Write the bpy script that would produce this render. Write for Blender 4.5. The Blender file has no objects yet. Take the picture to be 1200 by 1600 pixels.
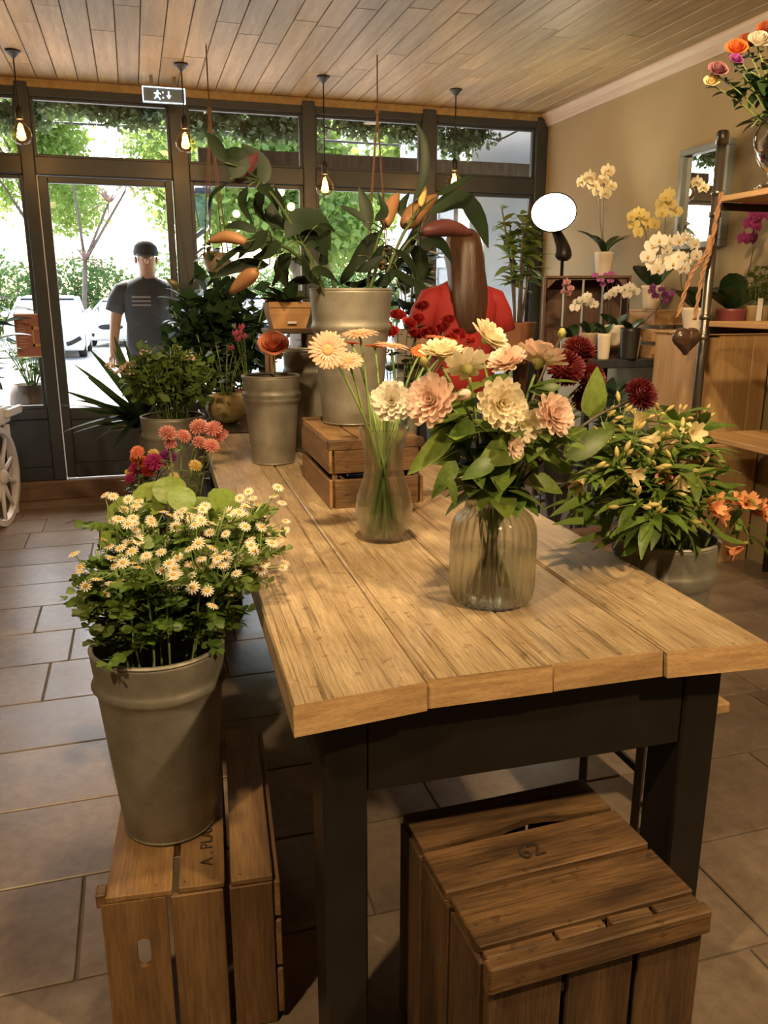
import bpy, bmesh, math, random
import numpy as np
from mathutils import Vector as V, Matrix as M

# ------------------------------------------------------------------ camera, world, sun, exposure
S = bpy.context.scene
COL = S.collection
FPX, EYE = 1265.0, 1.35
PITCH = math.atan(330 / FPX)
YAW = math.atan(393 / math.hypot(FPX, 330))
CF = V((math.sin(YAW) * math.cos(PITCH), math.cos(YAW) * math.cos(PITCH), -math.sin(PITCH)))
CR = V((math.cos(YAW), -math.sin(YAW), 0))
CU = CR.cross(CF)
CP = V((0, 0, EYE))
cd = bpy.data.cameras.new('camera')
cd.sensor_fit = 'VERTICAL'; cd.sensor_height = 32.0; cd.lens = 32.0 * FPX / 1600
cd.clip_start = 0.02; cd.clip_end = 300
cam = bpy.data.objects.new('camera', cd); COL.objects.link(cam)
cam.matrix_world = M(((CR.x, CU.x, -CF.x, CP.x), (CR.y, CU.y, -CF.y, CP.y), (CR.z, CU.z, -CF.z, CP.z), (0, 0, 0, 1)))
S.camera = cam
S.view_settings.view_transform = 'Standard'; S.view_settings.look = 'None'
S.view_settings.gamma = 1.0; S.view_settings.use_curve_mapping = False
S.view_settings.exposure = 0.62
S.cycles.use_denoising = True
S.cycles.max_bounces = 8; S.cycles.transparent_max_bounces = 24
S.cycles.caustics_reflective = False; S.cycles.caustics_refractive = False
S.cycles.sample_clamp_indirect = 6.0

wd = bpy.data.worlds.new('sky'); S.world = wd; wd.use_nodes = True
wn = wd.node_tree.nodes; wn.clear()
_o = wn.new('ShaderNodeOutputWorld'); _b = wn.new('ShaderNodeBackground'); _s = wn.new('ShaderNodeTexSky')
_s.sky_type = 'NISHITA'; _s.sun_disc = False; _s.sun_elevation = math.radians(52); _s.sun_rotation = math.radians(-12)
_s.air_density = 1.2; _s.dust_density = 3.0; _s.ozone_density = 1.0
_b.inputs['Strength'].default_value = 0.75
wd.node_tree.links.new(_s.outputs[0], _b.inputs[0]); wd.node_tree.links.new(_b.outputs[0], _o.inputs[0])

def light(name, kind, loc, energy, color, target=None, **kw):
    d = bpy.data.lights.new(name, kind); d.energy = energy; d.color = color
    for k, v in kw.items(): setattr(d, k, v)
    o = bpy.data.objects.new(name, d); COL.objects.link(o); o.location = loc
    if target is not None:
        o.rotation_euler = (V(target) - V(loc)).to_track_quat('-Z', 'Y').to_euler()
    return o
SUN = light('sun', 'SUN', (0, 20, 20), 8.0, (1.0, 0.95, 0.86), target=None, angle=math.radians(0.6))
SUN.rotation_euler = V((0.25, -0.62, -1.0)).to_track_quat('-Z', 'Y').to_euler()
# daylight comes in through the shop front: portals only steer sampling of the sky
for px0, px1 in ((-0.49, 0.32), (0.43, 1.21), (1.30, 2.09), (2.20, 3.0)):
    p = light('window_portal', 'AREA', ((px0 + px1) / 2, 6.12, 1.6), 1.0, (1, 1, 1), target=((px0 + px1) / 2, 0, 1.6),
              shape='RECTANGLE', size=px1 - px0, size_y=2.0)
    p.data.cycles.is_portal = True
# warm ceiling spotlights of the shop, out of view; the last is added to brighten the table middle (fixtures are built below)
SPOTS = [((-0.9, 0.2, 2.55), (0.3, 1.6, 0.6), 95), ((1.5, -0.2, 2.55), (1.2, 1.9, 0.7), 150),
         ((1.7, 2.3, 2.55), (2.9, 4.0, 1.7), 80), ((0.3, 1.1, 2.58), (0.55, 3.0, 0.9), 120)]
for loc, tgt, e in SPOTS:
    light('ceiling_spot_light', 'SPOT', loc, e, (1.0, 0.69, 0.36), target=tgt, spot_size=math.radians(105), spot_blend=0.8, shadow_soft_size=0.05)

# ------------------------------------------------------------------ helpers
R = random.Random(11)
WM = {}
def at(px, py, Y):
    "world point seen at a photo pixel on the plane Y = const"
    d = CF + CR * ((px - 600) / FPX) - CU * ((py - 800) / FPX)
    return CP + d * (Y / d.y)
def ppm(p):
    return FPX / ((V(p) - CP).dot(CF))

class MB:
    def __init__(s): s.v = []; s.f = []; s.s = []
    def add(s, vs, fs, smooth=False):
        k = len(s.v); s.v += [tuple(v) for v in vs]; s.f += [tuple(i + k for i in f) for f in fs]; s.s += [smooth] * len(fs); return s
    def box(s, x0, x1, y0, y1, z0, z1):
        return s.add([(x0, y0, z0), (x1, y0, z0), (x1, y1, z0), (x0, y1, z0), (x0, y0, z1), (x1, y0, z1), (x1, y1, z1), (x0, y1, z1)],
                     [(3, 2, 1, 0), (4, 5, 6, 7), (0, 1, 5, 4), (1, 2, 6, 5), (2, 3, 7, 6), (3, 0, 4, 7)])
    def tube(s, path, r, n=6, cap=True, smooth=True):
        path = [V(p) for p in path]; m = len(path)
        if not hasattr(r, '__len__'): r = [r] * m
        vs = []; up = None
        for i, p in enumerate(path):
            t = (path[min(i + 1, m - 1)] - path[max(i - 1, 0)])
            if t.length < 1e-9: t = V((0, 0, 1))
            t.normalize()
            if up is None:
                up = V((1, 0, 0)) if abs(t.x) < .8 else V((0, 1, 0))
            a = t.cross(up)
            if a.length < 1e-5: a = t.cross(V((0.3, 0.7, 0.2)))
            a.normalize(); b = a.cross(t); up = b
            for k in range(n):
                q = 2 * math.pi * k / n
                vs.append(p + (a * math.cos(q) + b * math.sin(q)) * max(r[i], 1e-5))
        fs = [(i * n + k, i * n + (k + 1) % n, (i + 1) * n + (k + 1) % n, (i + 1) * n + k) for i in range(m - 1) for k in range(n)]
        if cap: fs += [tuple(range(n - 1, -1, -1)), tuple((m - 1) * n + k for k in range(n))]
        return s.add(vs, fs, smooth)
    def lathe(s, prof, n=28, c=(0, 0, 0), smooth=True, rib=0, nr=0):
        vs = []; fs = []; m = len(prof)
        for r, z in prof:
            for k in range(n):
                q = 2 * math.pi * k / n
                rr = r * (1 + rib * math.cos(nr * q)) if rib and r > .02 else r
                vs.append((c[0] + rr * math.cos(q), c[1] + rr * math.sin(q), c[2] + z))
        for i in range(m - 1):
            for k in range(n):
                fs.append((i * n + k, i * n + (k + 1) % n, (i + 1) * n + (k + 1) % n, (i + 1) * n + k))
        return s.add(vs, fs, smooth)
    def ell(s, c, rx, ry, rz, n=12, m=8):
        vs = [(c[0], c[1], c[2] - rz)]; fs = []
        for i in range(1, m):
            a = -math.pi / 2 + math.pi * i / m
            for k in range(n):
                q = 2 * math.pi * k / n
                vs.append((c[0] + rx * math.cos(a) * math.cos(q), c[1] + ry * math.cos(a) * math.sin(q), c[2] + rz * math.sin(a)))
        vs.append((c[0], c[1], c[2] + rz)); L = len(vs) - 1
        for k in range(n):
            fs.append((0, 1 + (k + 1) % n, 1 + k)); fs.append((L, 1 + (m - 2) * n + k, 1 + (m - 2) * n + (k + 1) % n))
        for i in range(m - 2):
            for k in range(n):
                fs.append((1 + i * n + k, 1 + i * n + (k + 1) % n, 1 + (i + 1) * n + (k + 1) % n, 1 + (i + 1) * n + k))
        return s.add(vs, fs, True)
    def loft(s, rings, cap=True, smooth=True, closed=True):
        n = len(rings[0]); vs = [p for r in rings for p in r]; fs = []
        for i in range(len(rings) - 1):
            for k in range(n if closed else n - 1):
                fs.append((i * n + k, i * n + (k + 1) % n, (i + 1) * n + (k + 1) % n, (i + 1) * n + k))
        if cap: fs += [tuple(range(n - 1, -1, -1)), tuple((len(rings) - 1) * n + k for k in range(n))]
        return s.add(vs, fs, smooth)
    def blade(s, path, w, normal=(0, -1, 0), fold=0.25, prof=None, n=7):
        "leaf surface along a path: centre line plus two folded halves"
        P = bez(path, n); m = len(P); vs = []; N = V(normal).normalized()
        for i, p in enumerate(P):
            t = i / (m - 1)
            tg = (P[min(i + 1, m - 1)] - P[max(i - 1, 0)]).normalized()
            sd = tg.cross(N)
            if sd.length < .05: sd = tg.cross(V((.3, .2, .9)))
            sd.normalize(); nn = sd.cross(tg)
            hw = w * .5 * (prof(t) if prof else max(0.04, math.sin(math.pi * min(1, t ** .75)) ** .8))
            vs += [p - sd * hw + nn * hw * fold, p, p + sd * hw + nn * hw * fold]
        fs = []
        for i in range(m - 1):
            a = i * 3; fs += [(a, a + 1, a + 4, a + 3), (a + 1, a + 2, a + 5, a + 4)]
        return s.add(vs, fs, True)

def bez(pts, n=8):
    "smooth path through the given points (Catmull-Rom)"
    P = [V(p) for p in pts]
    if len(P) == 2: return [P[0].lerp(P[1], i / n) for i in range(n + 1)]
    Q = [P[0] * 2 - P[1]] + P + [P[-1] * 2 - P[-2]]; out = []; seg = len(P) - 1; per = max(2, n // seg)
    for i in range(seg):
        a, b, c, d = Q[i:i + 4]
        for k in range(per):
            t = k / per
            out.append(.5 * ((2 * b) + (c - a) * t + (2 * a - 5 * b + 4 * c - d) * t * t + (3 * b - a - 3 * c + d) * t ** 3))
    out.append(P[-1]); return out

def mesh_of(mb, mat, name):
    me = bpy.data.meshes.new(name); me.from_pydata(mb.v, [], mb.f)
    if any(mb.s): me.polygons.foreach_set('use_smooth', mb.s)
    me.materials.append(mat); me.update(); return me
def link(name, data, parent=None, mw=None):
    o = bpy.data.objects.new(name, data); COL.objects.link(o)
    mw = mw if mw is not None else (WM[parent].copy() if parent else M())
    WM[o] = mw
    if parent:
        o.parent = parent; o.matrix_basis = WM[parent].inverted() @ mw
    else:
        o.matrix_basis = mw
    return o
def props(o, label=None, cat=None, group=None, kind=None):
    if label: o['label'] = label
    if cat: o['category'] = cat
    if group: o['group'] = group
    if kind: o['kind'] = kind
    return o
def thing(name, label, cat, loc, rotz=0, group=None):
    o = link(name, None, None, M.Translation(V(loc)) @ M.Rotation(rotz, 4, 'Z')); o.empty_display_size = .05
    return props(o, label, cat, group)
def mk(name, mb, mat, parent=None, world=False, loc=None, label=None, cat=None, group=None, kind=None):
    "one mesh object; verts local to the parent (world=True: given in world space)"
    if parent and world:
        I = WM[parent].inverted(); mb.v = [tuple(I @ V(v)) for v in mb.v]
    if parent is None and loc is not None:
        L = V(loc)
        if world: mb.v = [tuple(V(v) - L) for v in mb.v]
        o = link(name, mesh_of(mb, mat, name), None, M.Translation(L))
    else:
        o = link(name, mesh_of(mb, mat, name), parent)
    return props(o, label, cat, group, kind)
def inst(name, me, parent, mw, **k):
    return props(link(name, me, parent, mw), **k)
def yor(p, d, up=(0, 0, 1), s=(1, 1, 1)):
    "matrix whose local y runs along d"
    d = V(d).normalized(); x = d.cross(V(up))
    if x.length < 1e-4: x = d.cross(V((1, .1, 0)))
    x.normalize(); z = x.cross(d)
    return M(((x.x * s[0], d.x * s[1], z.x * s[2], p[0]), (x.y * s[0], d.y * s[1], z.y * s[2], p[1]), (x.z * s[0], d.z * s[1], z.z * s[2], p[2]), (0, 0, 0, 1)))
def zor(p, ax, s=1.0, spin=0.0):
    "matrix whose local z runs along ax"
    z = V(ax).normalized(); x = z.cross(V((0.13, 0.2, 1)))
    if x.length < 1e-3: x = V((1, 0, 0))
    x.normalize(); y = z.cross(x); c, q = math.cos(spin), math.sin(spin)
    X = (x * c + y * q) * s; Y = (y * c - x * q) * s; Z = z * s
    return M(((X.x, Y.x, Z.x, p[0]), (X.y, Y.y, Z.y, p[1]), (X.z, Y.z, Z.z, p[2]), (0, 0, 0, 1)))
def bevelled(mb, w=.004, seg=1):
    bm = bmesh.new(); me = bpy.data.meshes.new('t'); me.from_pydata(mb.v, [], mb.f); bm.from_mesh(me); bpy.data.meshes.remove(me)
    bmesh.ops.bevel(bm, geom=bm.edges[:], offset=w, segments=seg, affect='EDGES', profile=.5)
    o = MB(); bm.verts.ensure_lookup_table()
    o.add([v.co[:] for v in bm.verts], [[v.index for v in f.verts] for f in bm.faces]); bm.free(); return o
def board(name, parent, x0, x1, y0, y1, z0, z1, mat, w=.003, jit=0.0, **k):
    mb = MB().box(x0, x1, y0, y1, z0, z1)
    if jit: mb.v = [tuple(c + R.uniform(-jit, jit) for c in v) for v in mb.v]
    return mk(name, bevelled(mb, w), mat, parent, **k)

# ------------------------------------------------------------------ materials
MATS = {}
def pm(name, c1, c2=None, scale=(1, 1, 1), ns=6.0, detail=4, rough=.55, metal=0.0, bump=0.0, rand=0.12, hue=0.0, transl=0.0, fine=0.0, fscale=None, spec=.5, rrough=0.0, sharp=(0.3, 0.7), coat=0.0, cracks=None, spots=0.0):
    "procedural material: noise between two colours, fine grain, per-object variation"
    if name in MATS: return MATS[name]
    c2 = c2 or c1
    m = bpy.data.materials.new(name); m.use_nodes = True; nt = m.node_tree; N = nt.nodes; L = nt.links
    bs = N['Principled BSDF']; out = N['Material Output']
    tc = N.new('ShaderNodeTexCoord'); oi = N.new('ShaderNodeObjectInfo')
    mul = N.new('ShaderNodeVectorMath'); mul.operation = 'SCALE'; mul.inputs[0].default_value = (13.7, 7.9, 21.3); L.new(oi.outputs['Random'], mul.inputs['Scale'])
    add = N.new('ShaderNodeVectorMath'); L.new(tc.outputs['Object'], add.inputs[0]); L.new(mul.outputs[0], add.inputs[1])
    mp = N.new('ShaderNodeMapping'); mp.inputs['Scale'].default_value = scale; L.new(add.outputs[0], mp.inputs[0])
    nz = N.new('ShaderNodeTexNoise'); nz.inputs['Scale'].default_value = ns; nz.inputs['Detail'].default_value = detail; L.new(mp.outputs[0], nz.inputs[0])
    rp = N.new('ShaderNodeValToRGB'); rp.color_ramp.elements[0].position = sharp[0]; rp.color_ramp.elements[1].position = sharp[1]
    rp.color_ramp.elements[0].color = (*c1, 1); rp.color_ramp.elements[1].color = (*c2, 1); L.new(nz.outputs[0], rp.inputs[0])
    col = rp.outputs[0]; hgt = nz.outputs[0]
    if fine:
        mp2 = N.new('ShaderNodeMapping'); mp2.inputs['Scale'].default_value = fscale or tuple(a * 4 for a in scale); L.new(add.outputs[0], mp2.inputs[0])
        n2 = N.new('ShaderNodeTexNoise'); n2.inputs['Scale'].default_value = ns * 2; n2.inputs['Detail'].default_value = 6; n2.inputs['Roughness'].default_value = .7; L.new(mp2.outputs[0], n2.inputs[0])
        r2 = N.new('ShaderNodeValToRGB'); r2.color_ramp.elements[0].position = .35; r2.color_ramp.elements[1].position = .62
        r2.color_ramp.elements[0].color = (1 - fine, 1 - fine, 1 - fine, 1); r2.color_ramp.elements[1].color = (1, 1, 1, 1); L.new(n2.outputs[0], r2.inputs[0])
        mx = N.new('ShaderNodeMix'); mx.data_type = 'RGBA'; mx.blend_type = 'MULTIPLY'; mx.inputs[0].default_value = 1
        L.new(col, mx.inputs[6]); L.new(r2.outputs[0], mx.inputs[7]); col = mx.outputs[2]; hgt = n2.outputs[0]
    def mul_in(col, sc, nscale, p0, p1, dark, band):
        mpx = N.new('ShaderNodeMapping'); mpx.inputs['Scale'].default_value = sc; L.new(add.outputs[0], mpx.inputs[0])
        nx = N.new('ShaderNodeTexNoise'); nx.inputs['Scale'].default_value = nscale; nx.inputs['Detail'].default_value = 3; L.new(mpx.outputs[0], nx.inputs[0])
        rx = N.new('ShaderNodeValToRGB'); e = rx.color_ramp.elements; e[0].position = p0; e[1].position = p1
        if band:
            e[0].color = (1, 1, 1, 1); e[1].color = (1, 1, 1, 1); k = e.new((p0 + p1) / 2); k.color = (dark, dark * .92, dark * .85, 1)
        else:
            e[0].color = (1, 1, 1, 1); e[1].color = (dark, dark * .92, dark * .85, 1)
        L.new(nx.outputs[0], rx.inputs[0]); mx = N.new('ShaderNodeMix'); mx.data_type = 'RGBA'; mx.blend_type = 'MULTIPLY'; mx.inputs[0].default_value = 1
        L.new(col, mx.inputs[6]); L.new(rx.outputs[0], mx.inputs[7]); return mx.outputs[2]
    if cracks: col = mul_in(col, cracks, 1.0, .485, .515, .45, True); col = mul_in(col, tuple(a * 1.9 for a in cracks), 1.0, .60, .64, .6, True)
    if spots: col = mul_in(col, (1, 1, 1), 55, .64, .70, 1 - spots, False)
    if rand or hue:
        hv = N.new('ShaderNodeHueSaturation'); L.new(col, hv.inputs['Color'])
        mr = N.new('ShaderNodeMapRange'); mr.inputs[3].default_value = 1 - rand; mr.inputs[4].default_value = 1 + rand; L.new(oi.outputs['Random'], mr.inputs[0]); L.new(mr.outputs[0], hv.inputs['Value'])
        if hue:
            m2 = N.new('ShaderNodeMath'); m2.operation = 'FRACT'; m3 = N.new('ShaderNodeMath'); m3.operation = 'MULTIPLY'; m3.inputs[1].default_value = 7.31
            L.new(oi.outputs['Random'], m3.inputs[0]); L.new(m3.outputs[0], m2.inputs[0])
            mh = N.new('ShaderNodeMapRange'); mh.inputs[3].default_value = .5 - hue; mh.inputs[4].default_value = .5 + hue; L.new(m2.outputs[0], mh.inputs[0]); L.new(mh.outputs[0], hv.inputs['Hue'])
        col = hv.outputs[0]
    L.new(col, bs.inputs['Base Color'])
    bs.inputs['Roughness'].default_value = rough; bs.inputs['Metallic'].default_value = metal; bs.inputs['Specular IOR Level'].default_value = spec
    if coat: bs.inputs['Coat Weight'].default_value = coat; bs.inputs['Coat Roughness'].default_value = .15
    if rrough:
        mr = N.new('ShaderNodeMapRange'); mr.inputs[3].default_value = max(0, rough - rrough); mr.inputs[4].default_value = min(1, rough + rrough); L.new(nz.outputs[0], mr.inputs[0]); L.new(mr.outputs[0], bs.inputs['Roughness'])
    if bump:
        b = N.new('ShaderNodeBump'); b.inputs['Strength'].default_value = bump; b.inputs['Distance'].default_value = .004; L.new(hgt, b.inputs['Height']); L.new(b.outputs[0], bs.inputs['Normal'])
    if transl:
        tr = N.new('ShaderNodeBsdfTranslucent'); L.new(col, tr.inputs['Color']); ms = N.new('ShaderNodeMixShader'); ms.inputs[0].default_value = transl
        L.new(bs.outputs[0], ms.inputs[1]); L.new(tr.outputs[0], ms.inputs[2]); L.new(ms.outputs[0], out.inputs['Surface'])
    MATS[name] = m; return m
def glass(name, tint=(1, 1, 1), ior=1.45, rough=0.0, mult=1.0, refr=0.0):
    "thin clear glass: mostly see-through, mirror-like towards grazing angles"
    m = bpy.data.materials.new(name); m.use_nodes = True; nt = m.node_tree; N = nt.nodes; L = nt.links; N.clear()
    out = N.new('ShaderNodeOutputMaterial'); t = N.new('ShaderNodeBsdfTransparent'); g = N.new('ShaderNodeBsdfGlossy'); lw = N.new('ShaderNodeLayerWeight')
    lw.inputs[0].default_value = .5; t.inputs[0].default_value = (*tint, 1); g.inputs['Roughness'].default_value = rough
    pw = N.new('ShaderNodeMath'); pw.operation = 'POWER'; pw.inputs[1].default_value = 4.0; L.new(lw.outputs['Facing'], pw.inputs[0])
    ml = N.new('ShaderNodeMath'); ml.operation = 'MULTIPLY_ADD'; ml.use_clamp = True; ml.inputs[1].default_value = .55 * mult; ml.inputs[2].default_value = .035 * mult; L.new(pw.outputs[0], ml.inputs[0])
    ms = N.new('ShaderNodeMixShader'); L.new(ml.outputs[0], ms.inputs[0]); L.new(t.outputs[0], ms.inputs[1]); L.new(g.outputs[0], ms.inputs[2])
    if refr:
        gb = N.new('ShaderNodeBsdfGlass'); gb.inputs['IOR'].default_value = ior; gb.inputs['Color'].default_value = (*tint, 1); gb.inputs['Roughness'].default_value = 0
        m2 = N.new('ShaderNodeMixShader'); m2.inputs[0].default_value = refr; L.new(ms.outputs[0], m2.inputs[1]); L.new(gb.outputs[0], m2.inputs[2]); L.new(m2.outputs[0], out.inputs[0])
    else: L.new(ms.outputs[0], out.inputs[0])
    return m
def emis(name, col, st):
    m = bpy.data.materials.new(name); m.use_nodes = True; N = m.node_tree.nodes; N.clear()
    out = N.new('ShaderNodeOutputMaterial'); e = N.new('ShaderNodeEmission'); e.inputs[0].default_value = (*col, 1); e.inputs[1].default_value = st
    m.node_tree.links.new(e.outputs[0], out.inputs[0]); return m

TILE = pm('stone_tile', (.215, .165, .125), (.35, .275, .21), (1, 1, 1), 5, 6, rough=.32, bump=.12, rand=.1, fine=.25, fscale=(3, 3, 3), rrough=.12)
GROUT = pm('grout', (.12, .1, .085), (.2, .17, .14), ns=20, rough=.9)
CEILW = pm('ceiling_pine', (.34, .24, .11), (.50, .37, .175), (9, .7, 9), 3, 5, rough=.5, bump=.1, rand=.16, fine=.3, fscale=(40, 1.6, 40))
DARKGAP = pm('dark_gap', (.03, .022, .016), rough=.9)
WALLY = pm('wall_plaster', (.37, .295, .165), (.42, .335, .19), ns=2, rough=.85, bump=.05, rand=0)
MOULD = pm('moulding_paint', (.50, .40, .29), (.54, .43, .32), ns=8, rough=.5)
FRAME = pm('frame_paint', (.030, .038, .048), (.045, .052, .062), ns=8, rough=.45, rand=.05)
STEPW = pm('step_wood', (.22, .13, .08), (.30, .19, .12), (1, 8, 8), 4, rough=.5, fine=.25)
WINGLASS = glass('window_glass', (.97, .98, .97), 1.45)
TABLEW = pm('table_wood', (.44, .31, .175), (.70, .545, .34), (6, 1.6, 6), 3.0, 8, rough=.33, bump=.30, rand=.06, fine=.42, fscale=(50, 2.5, 50), rrough=.14, cracks=(30, .3, 30), spots=.32)
TABLEE = pm('table_end_grain', (.42, .25, .11), (.62, .40, .19), (3, 3, 26), 4, 5, rough=.6, bump=.2, fine=.3)
BLACKP = pm('black_paint', (.010, .008, .006), (.016, .013, .010), ns=12, rough=.42, rand=.05)
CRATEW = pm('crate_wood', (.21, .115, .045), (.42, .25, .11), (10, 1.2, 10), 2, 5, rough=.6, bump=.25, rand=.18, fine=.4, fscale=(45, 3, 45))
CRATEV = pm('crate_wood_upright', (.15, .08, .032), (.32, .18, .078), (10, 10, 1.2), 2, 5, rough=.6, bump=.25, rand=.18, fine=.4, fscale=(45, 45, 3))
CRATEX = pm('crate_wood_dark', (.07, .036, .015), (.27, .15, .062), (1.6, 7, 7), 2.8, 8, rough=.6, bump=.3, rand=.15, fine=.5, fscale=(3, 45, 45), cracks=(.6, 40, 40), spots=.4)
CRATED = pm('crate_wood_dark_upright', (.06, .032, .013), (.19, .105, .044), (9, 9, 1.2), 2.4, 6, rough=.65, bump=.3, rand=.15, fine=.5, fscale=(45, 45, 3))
PINE = pm('pine_board', (.50, .30, .13), (.64, .42, .20), (14, 14, .8), 2, 5, rough=.5, bump=.1, rand=.14, fine=.25, fscale=(50, 50, 2))
PINEY = pm('pine_shelf', (.50, .29, .12), (.64, .41, .19), (10, .8, 10), 2, 5, rough=.5, bump=.1, rand=.1, fine=.25, fscale=(50, 2, 50))
BROWNW = pm('brown_crate', (.10, .045, .022), (.17, .08, .04), (10, 10, 1), 2, 4, rough=.6, rand=.15, fine=.3)
ZINC = pm('zinc', (.26, .245, .20), (.38, .36, .31), ns=14, detail=6, rough=.52, metal=.5, bump=.08, rand=.06, rrough=.12, fine=.12, fscale=(5, 5, 5))
PIPE = pm('steel_pipe', (.16, .145, .13), (.22, .20, .18), ns=10, rough=.32, metal=.85)
SILVER = pm('silver', (.7, .68, .64), rough=.12, metal=1.0, rand=0)
GLS = glass('clear_glass', (.985, .99, .98), 1.45, mult=1.7, refr=.25)
GLSR = glass('ribbed_glass', (.985, .99, .965), 1.45, mult=2.0, refr=.36)
WATER = glass('water', (.94, .965, .90), 1.33)
STEM = pm('stem', (.16, .25, .07), (.24, .34, .10), ns=15, rough=.5)
STEMD = pm('stem_dark', (.07, .05, .035), (.11, .09, .05), ns=15, rough=.5)
LEAFM = pm('leaf_mid', (.10, .175, .03), (.16, .25, .05), ns=9, rough=.42, transl=.30, rand=.25, hue=.015)
LEAFD = pm('leaf_dark', (.025, .060, .022), (.045, .095, .032), ns=9, rough=.34, transl=.18, rand=.25)
LEAFL = pm('leaf_light', (.17, .27, .05), (.26, .36, .08), ns=9, rough=.45, transl=.38, rand=.2, hue=.012)
LEAFB = pm('leaf_bluegreen', (.05, .10, .07), (.09, .15, .10), ns=9, rough=.4, transl=.25, rand=.2)
PALE = pm('petal_cream', (.86, .76, .55), (.92, .85, .66), ns=9, rough=.55, transl=.30, rand=.08)
PINKP = pm('petal_blush', (.84, .60, .50), (.90, .75, .63), ns=7, rough=.55, transl=.30, rand=.08)
BURG = pm('petal_burgundy', (.085, .006, .008), (.17, .012, .012), ns=12, rough=.5, transl=.12, rand=.1)
GERBP = pm('petal_peach', (.86, .52, .36), (.90, .62, .46), ns=9, rough=.5, transl=.28, rand=.05)
GERBO = pm('petal_orange', (.80, .20, .05), (.86, .32, .10), ns=9, rough=.5, transl=.28, rand=.08)
CORAL = pm('petal_coral', (.80, .26, .15), (.86, .38, .24), ns=9, rough=.5, transl=.25, rand=.08)
REDP = pm('petal_red', (.60, .03, .045), (.72, .09, .08), ns=9, rough=.5, transl=.2, rand=.12)
MAGP = pm('petal_magenta', (.36, .03, .14), (.52, .05, .22), ns=9, rough=.5, transl=.2, rand=.15)
PURP = pm('petal_purple', (.40, .08, .36), (.58, .16, .50), ns=9, rough=.5, transl=.25, rand=.12)
WHITEP = pm('petal_white', (.82, .76, .64), (.90, .86, .76), ns=9, rough=.5, transl=.28, rand=.05)
YELP = pm('petal_yellow', (.74, .58, .18), (.82, .68, .30), ns=9, rough=.5, transl=.28, rand=.08)
SALM = pm('petal_salmon', (.68, .28, .25), (.80, .42, .36), ns=9, rough=.5, transl=.25, rand=.1)
DISCY = pm('disc_yellow', (.62, .36, .04), (.75, .50, .08), ns=60, rough=.7, bump=.4)
DISCO = pm('disc_peach', (.62, .30, .12), (.74, .42, .2), ns=60, rough=.7, bump=.4)
BUDO = pm('lily_bud', (.36, .17, .08), (.50, .28, .13), ns=7, rough=.5, transl=.25, rand=.12)
BUDP = pm('lily_bud_pink', (.10, .028, .035), (.17, .055, .05), ns=7, rough=.5, transl=.2, rand=.1)
BUDG = pm('green_bud', (.40, .38, .10), (.52, .46, .16), ns=9, rough=.5, transl=.2)
CERW = pm('ceramic_cream', (.66, .58, .47), (.72, .64, .52), ns=5, rough=.35, rand=.05)
CERT = pm('ceramic_taupe', (.36, .27, .18), (.42, .32, .22), ns=5, rough=.4, rand=.05)
MAROON = pm('plastic_maroon', (.15, .035, .035), (.19, .05, .05), ns=5, rough=.4)
TERRA = pm('terracotta', (.40, .17, .08), (.50, .24, .12), ns=9, rough=.75, bump=.1)
GOLD = pm('gold_glaze', (.50, .38, .15), (.70, .56, .28), (1, 1, 1), 40, 5, rough=.5, metal=.25, bump=.6)
BLACKPL = pm('black_plastic', (.018, .018, .018), (.028, .026, .024), ns=9, rough=.4)
SOIL = pm('soil', (.045, .028, .016), (.08, .05, .03), ns=40, rough=.95, bump=.5)
KRAFT = pm('kraft_paper', (.46, .25, .10), (.54, .31, .14), ns=14, rough=.75, bump=.1)
ROPE = pm('braided_rope', (.28, .145, .07), (.40, .225, .12), ns=60, rough=.8, bump=.3)
WHITEC = pm('white_paint', (.72, .68, .64), (.80, .76, .72), ns=9, rough=.5, rand=.05)
# ------------------------------------------------------------------ the room
XL, XR, YB, YF, ZC = -2.6, 3.09, -2.2, 6.03, 2.70
def struct(o): o['kind'] = 'structure'; return o
fl = struct(mk('floor', MB().box(XL, XR, YB, YF - .06, -.10, -.006), GROUT))
TL, TD = .645, .3265
tile_me = {}
def tile_mesh(w):
    k = round(w, 3)
    if k not in tile_me: tile_me[k] = mesh_of(bevelled(MB().box(0, w - .006, 0, TD - .006, -.012, 0), .0025), TILE, 'tile')
    return tile_me[k]
row = 0; y = 1.495 - TD * 11
while y < YF - .07:
    if y + TD > YF - .06: break
    off = (row * .37 + (.21 if row % 3 == 1 else 0)) % TL; x = XL - off + .01
    while x < XR - .02:
        a = max(x, XL); b = min(x + TL, XR)
        if b - a > .03: inst('tile', tile_mesh(b - a), fl, M.Translation((a, y, 0)))
        x += TL
    y += TD; row += 1
mk('tile', bevelled(MB().box(XL, XR, y, YF - .062, -.012, 0), .0025), TILE, fl)

ce = struct(mk('ceiling', MB().box(XL, XR, YB, YF, ZC + .014, ZC + .12), DARKGAP))
PW = .1222; x = .016 - PW * 21
while x < XR - .01:
    a = max(x, XL); b = min(x + PW, XR)
    ys = YB; yy = [YB, 1.0 + R.uniform(0, 1.0)]
    while yy[-1] < YF - 1.2: yy.append(yy[-1] + R.uniform(.9, 2.0))
    yy.append(YF)
    for p, q in zip(yy, yy[1:]):
        if q - p > .05: board('plank', ce, a + .002, b - .002, p + .001, q - .001, ZC + R.uniform(0, .0015), ZC + .014, CEILW, .003)
    x += PW

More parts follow.
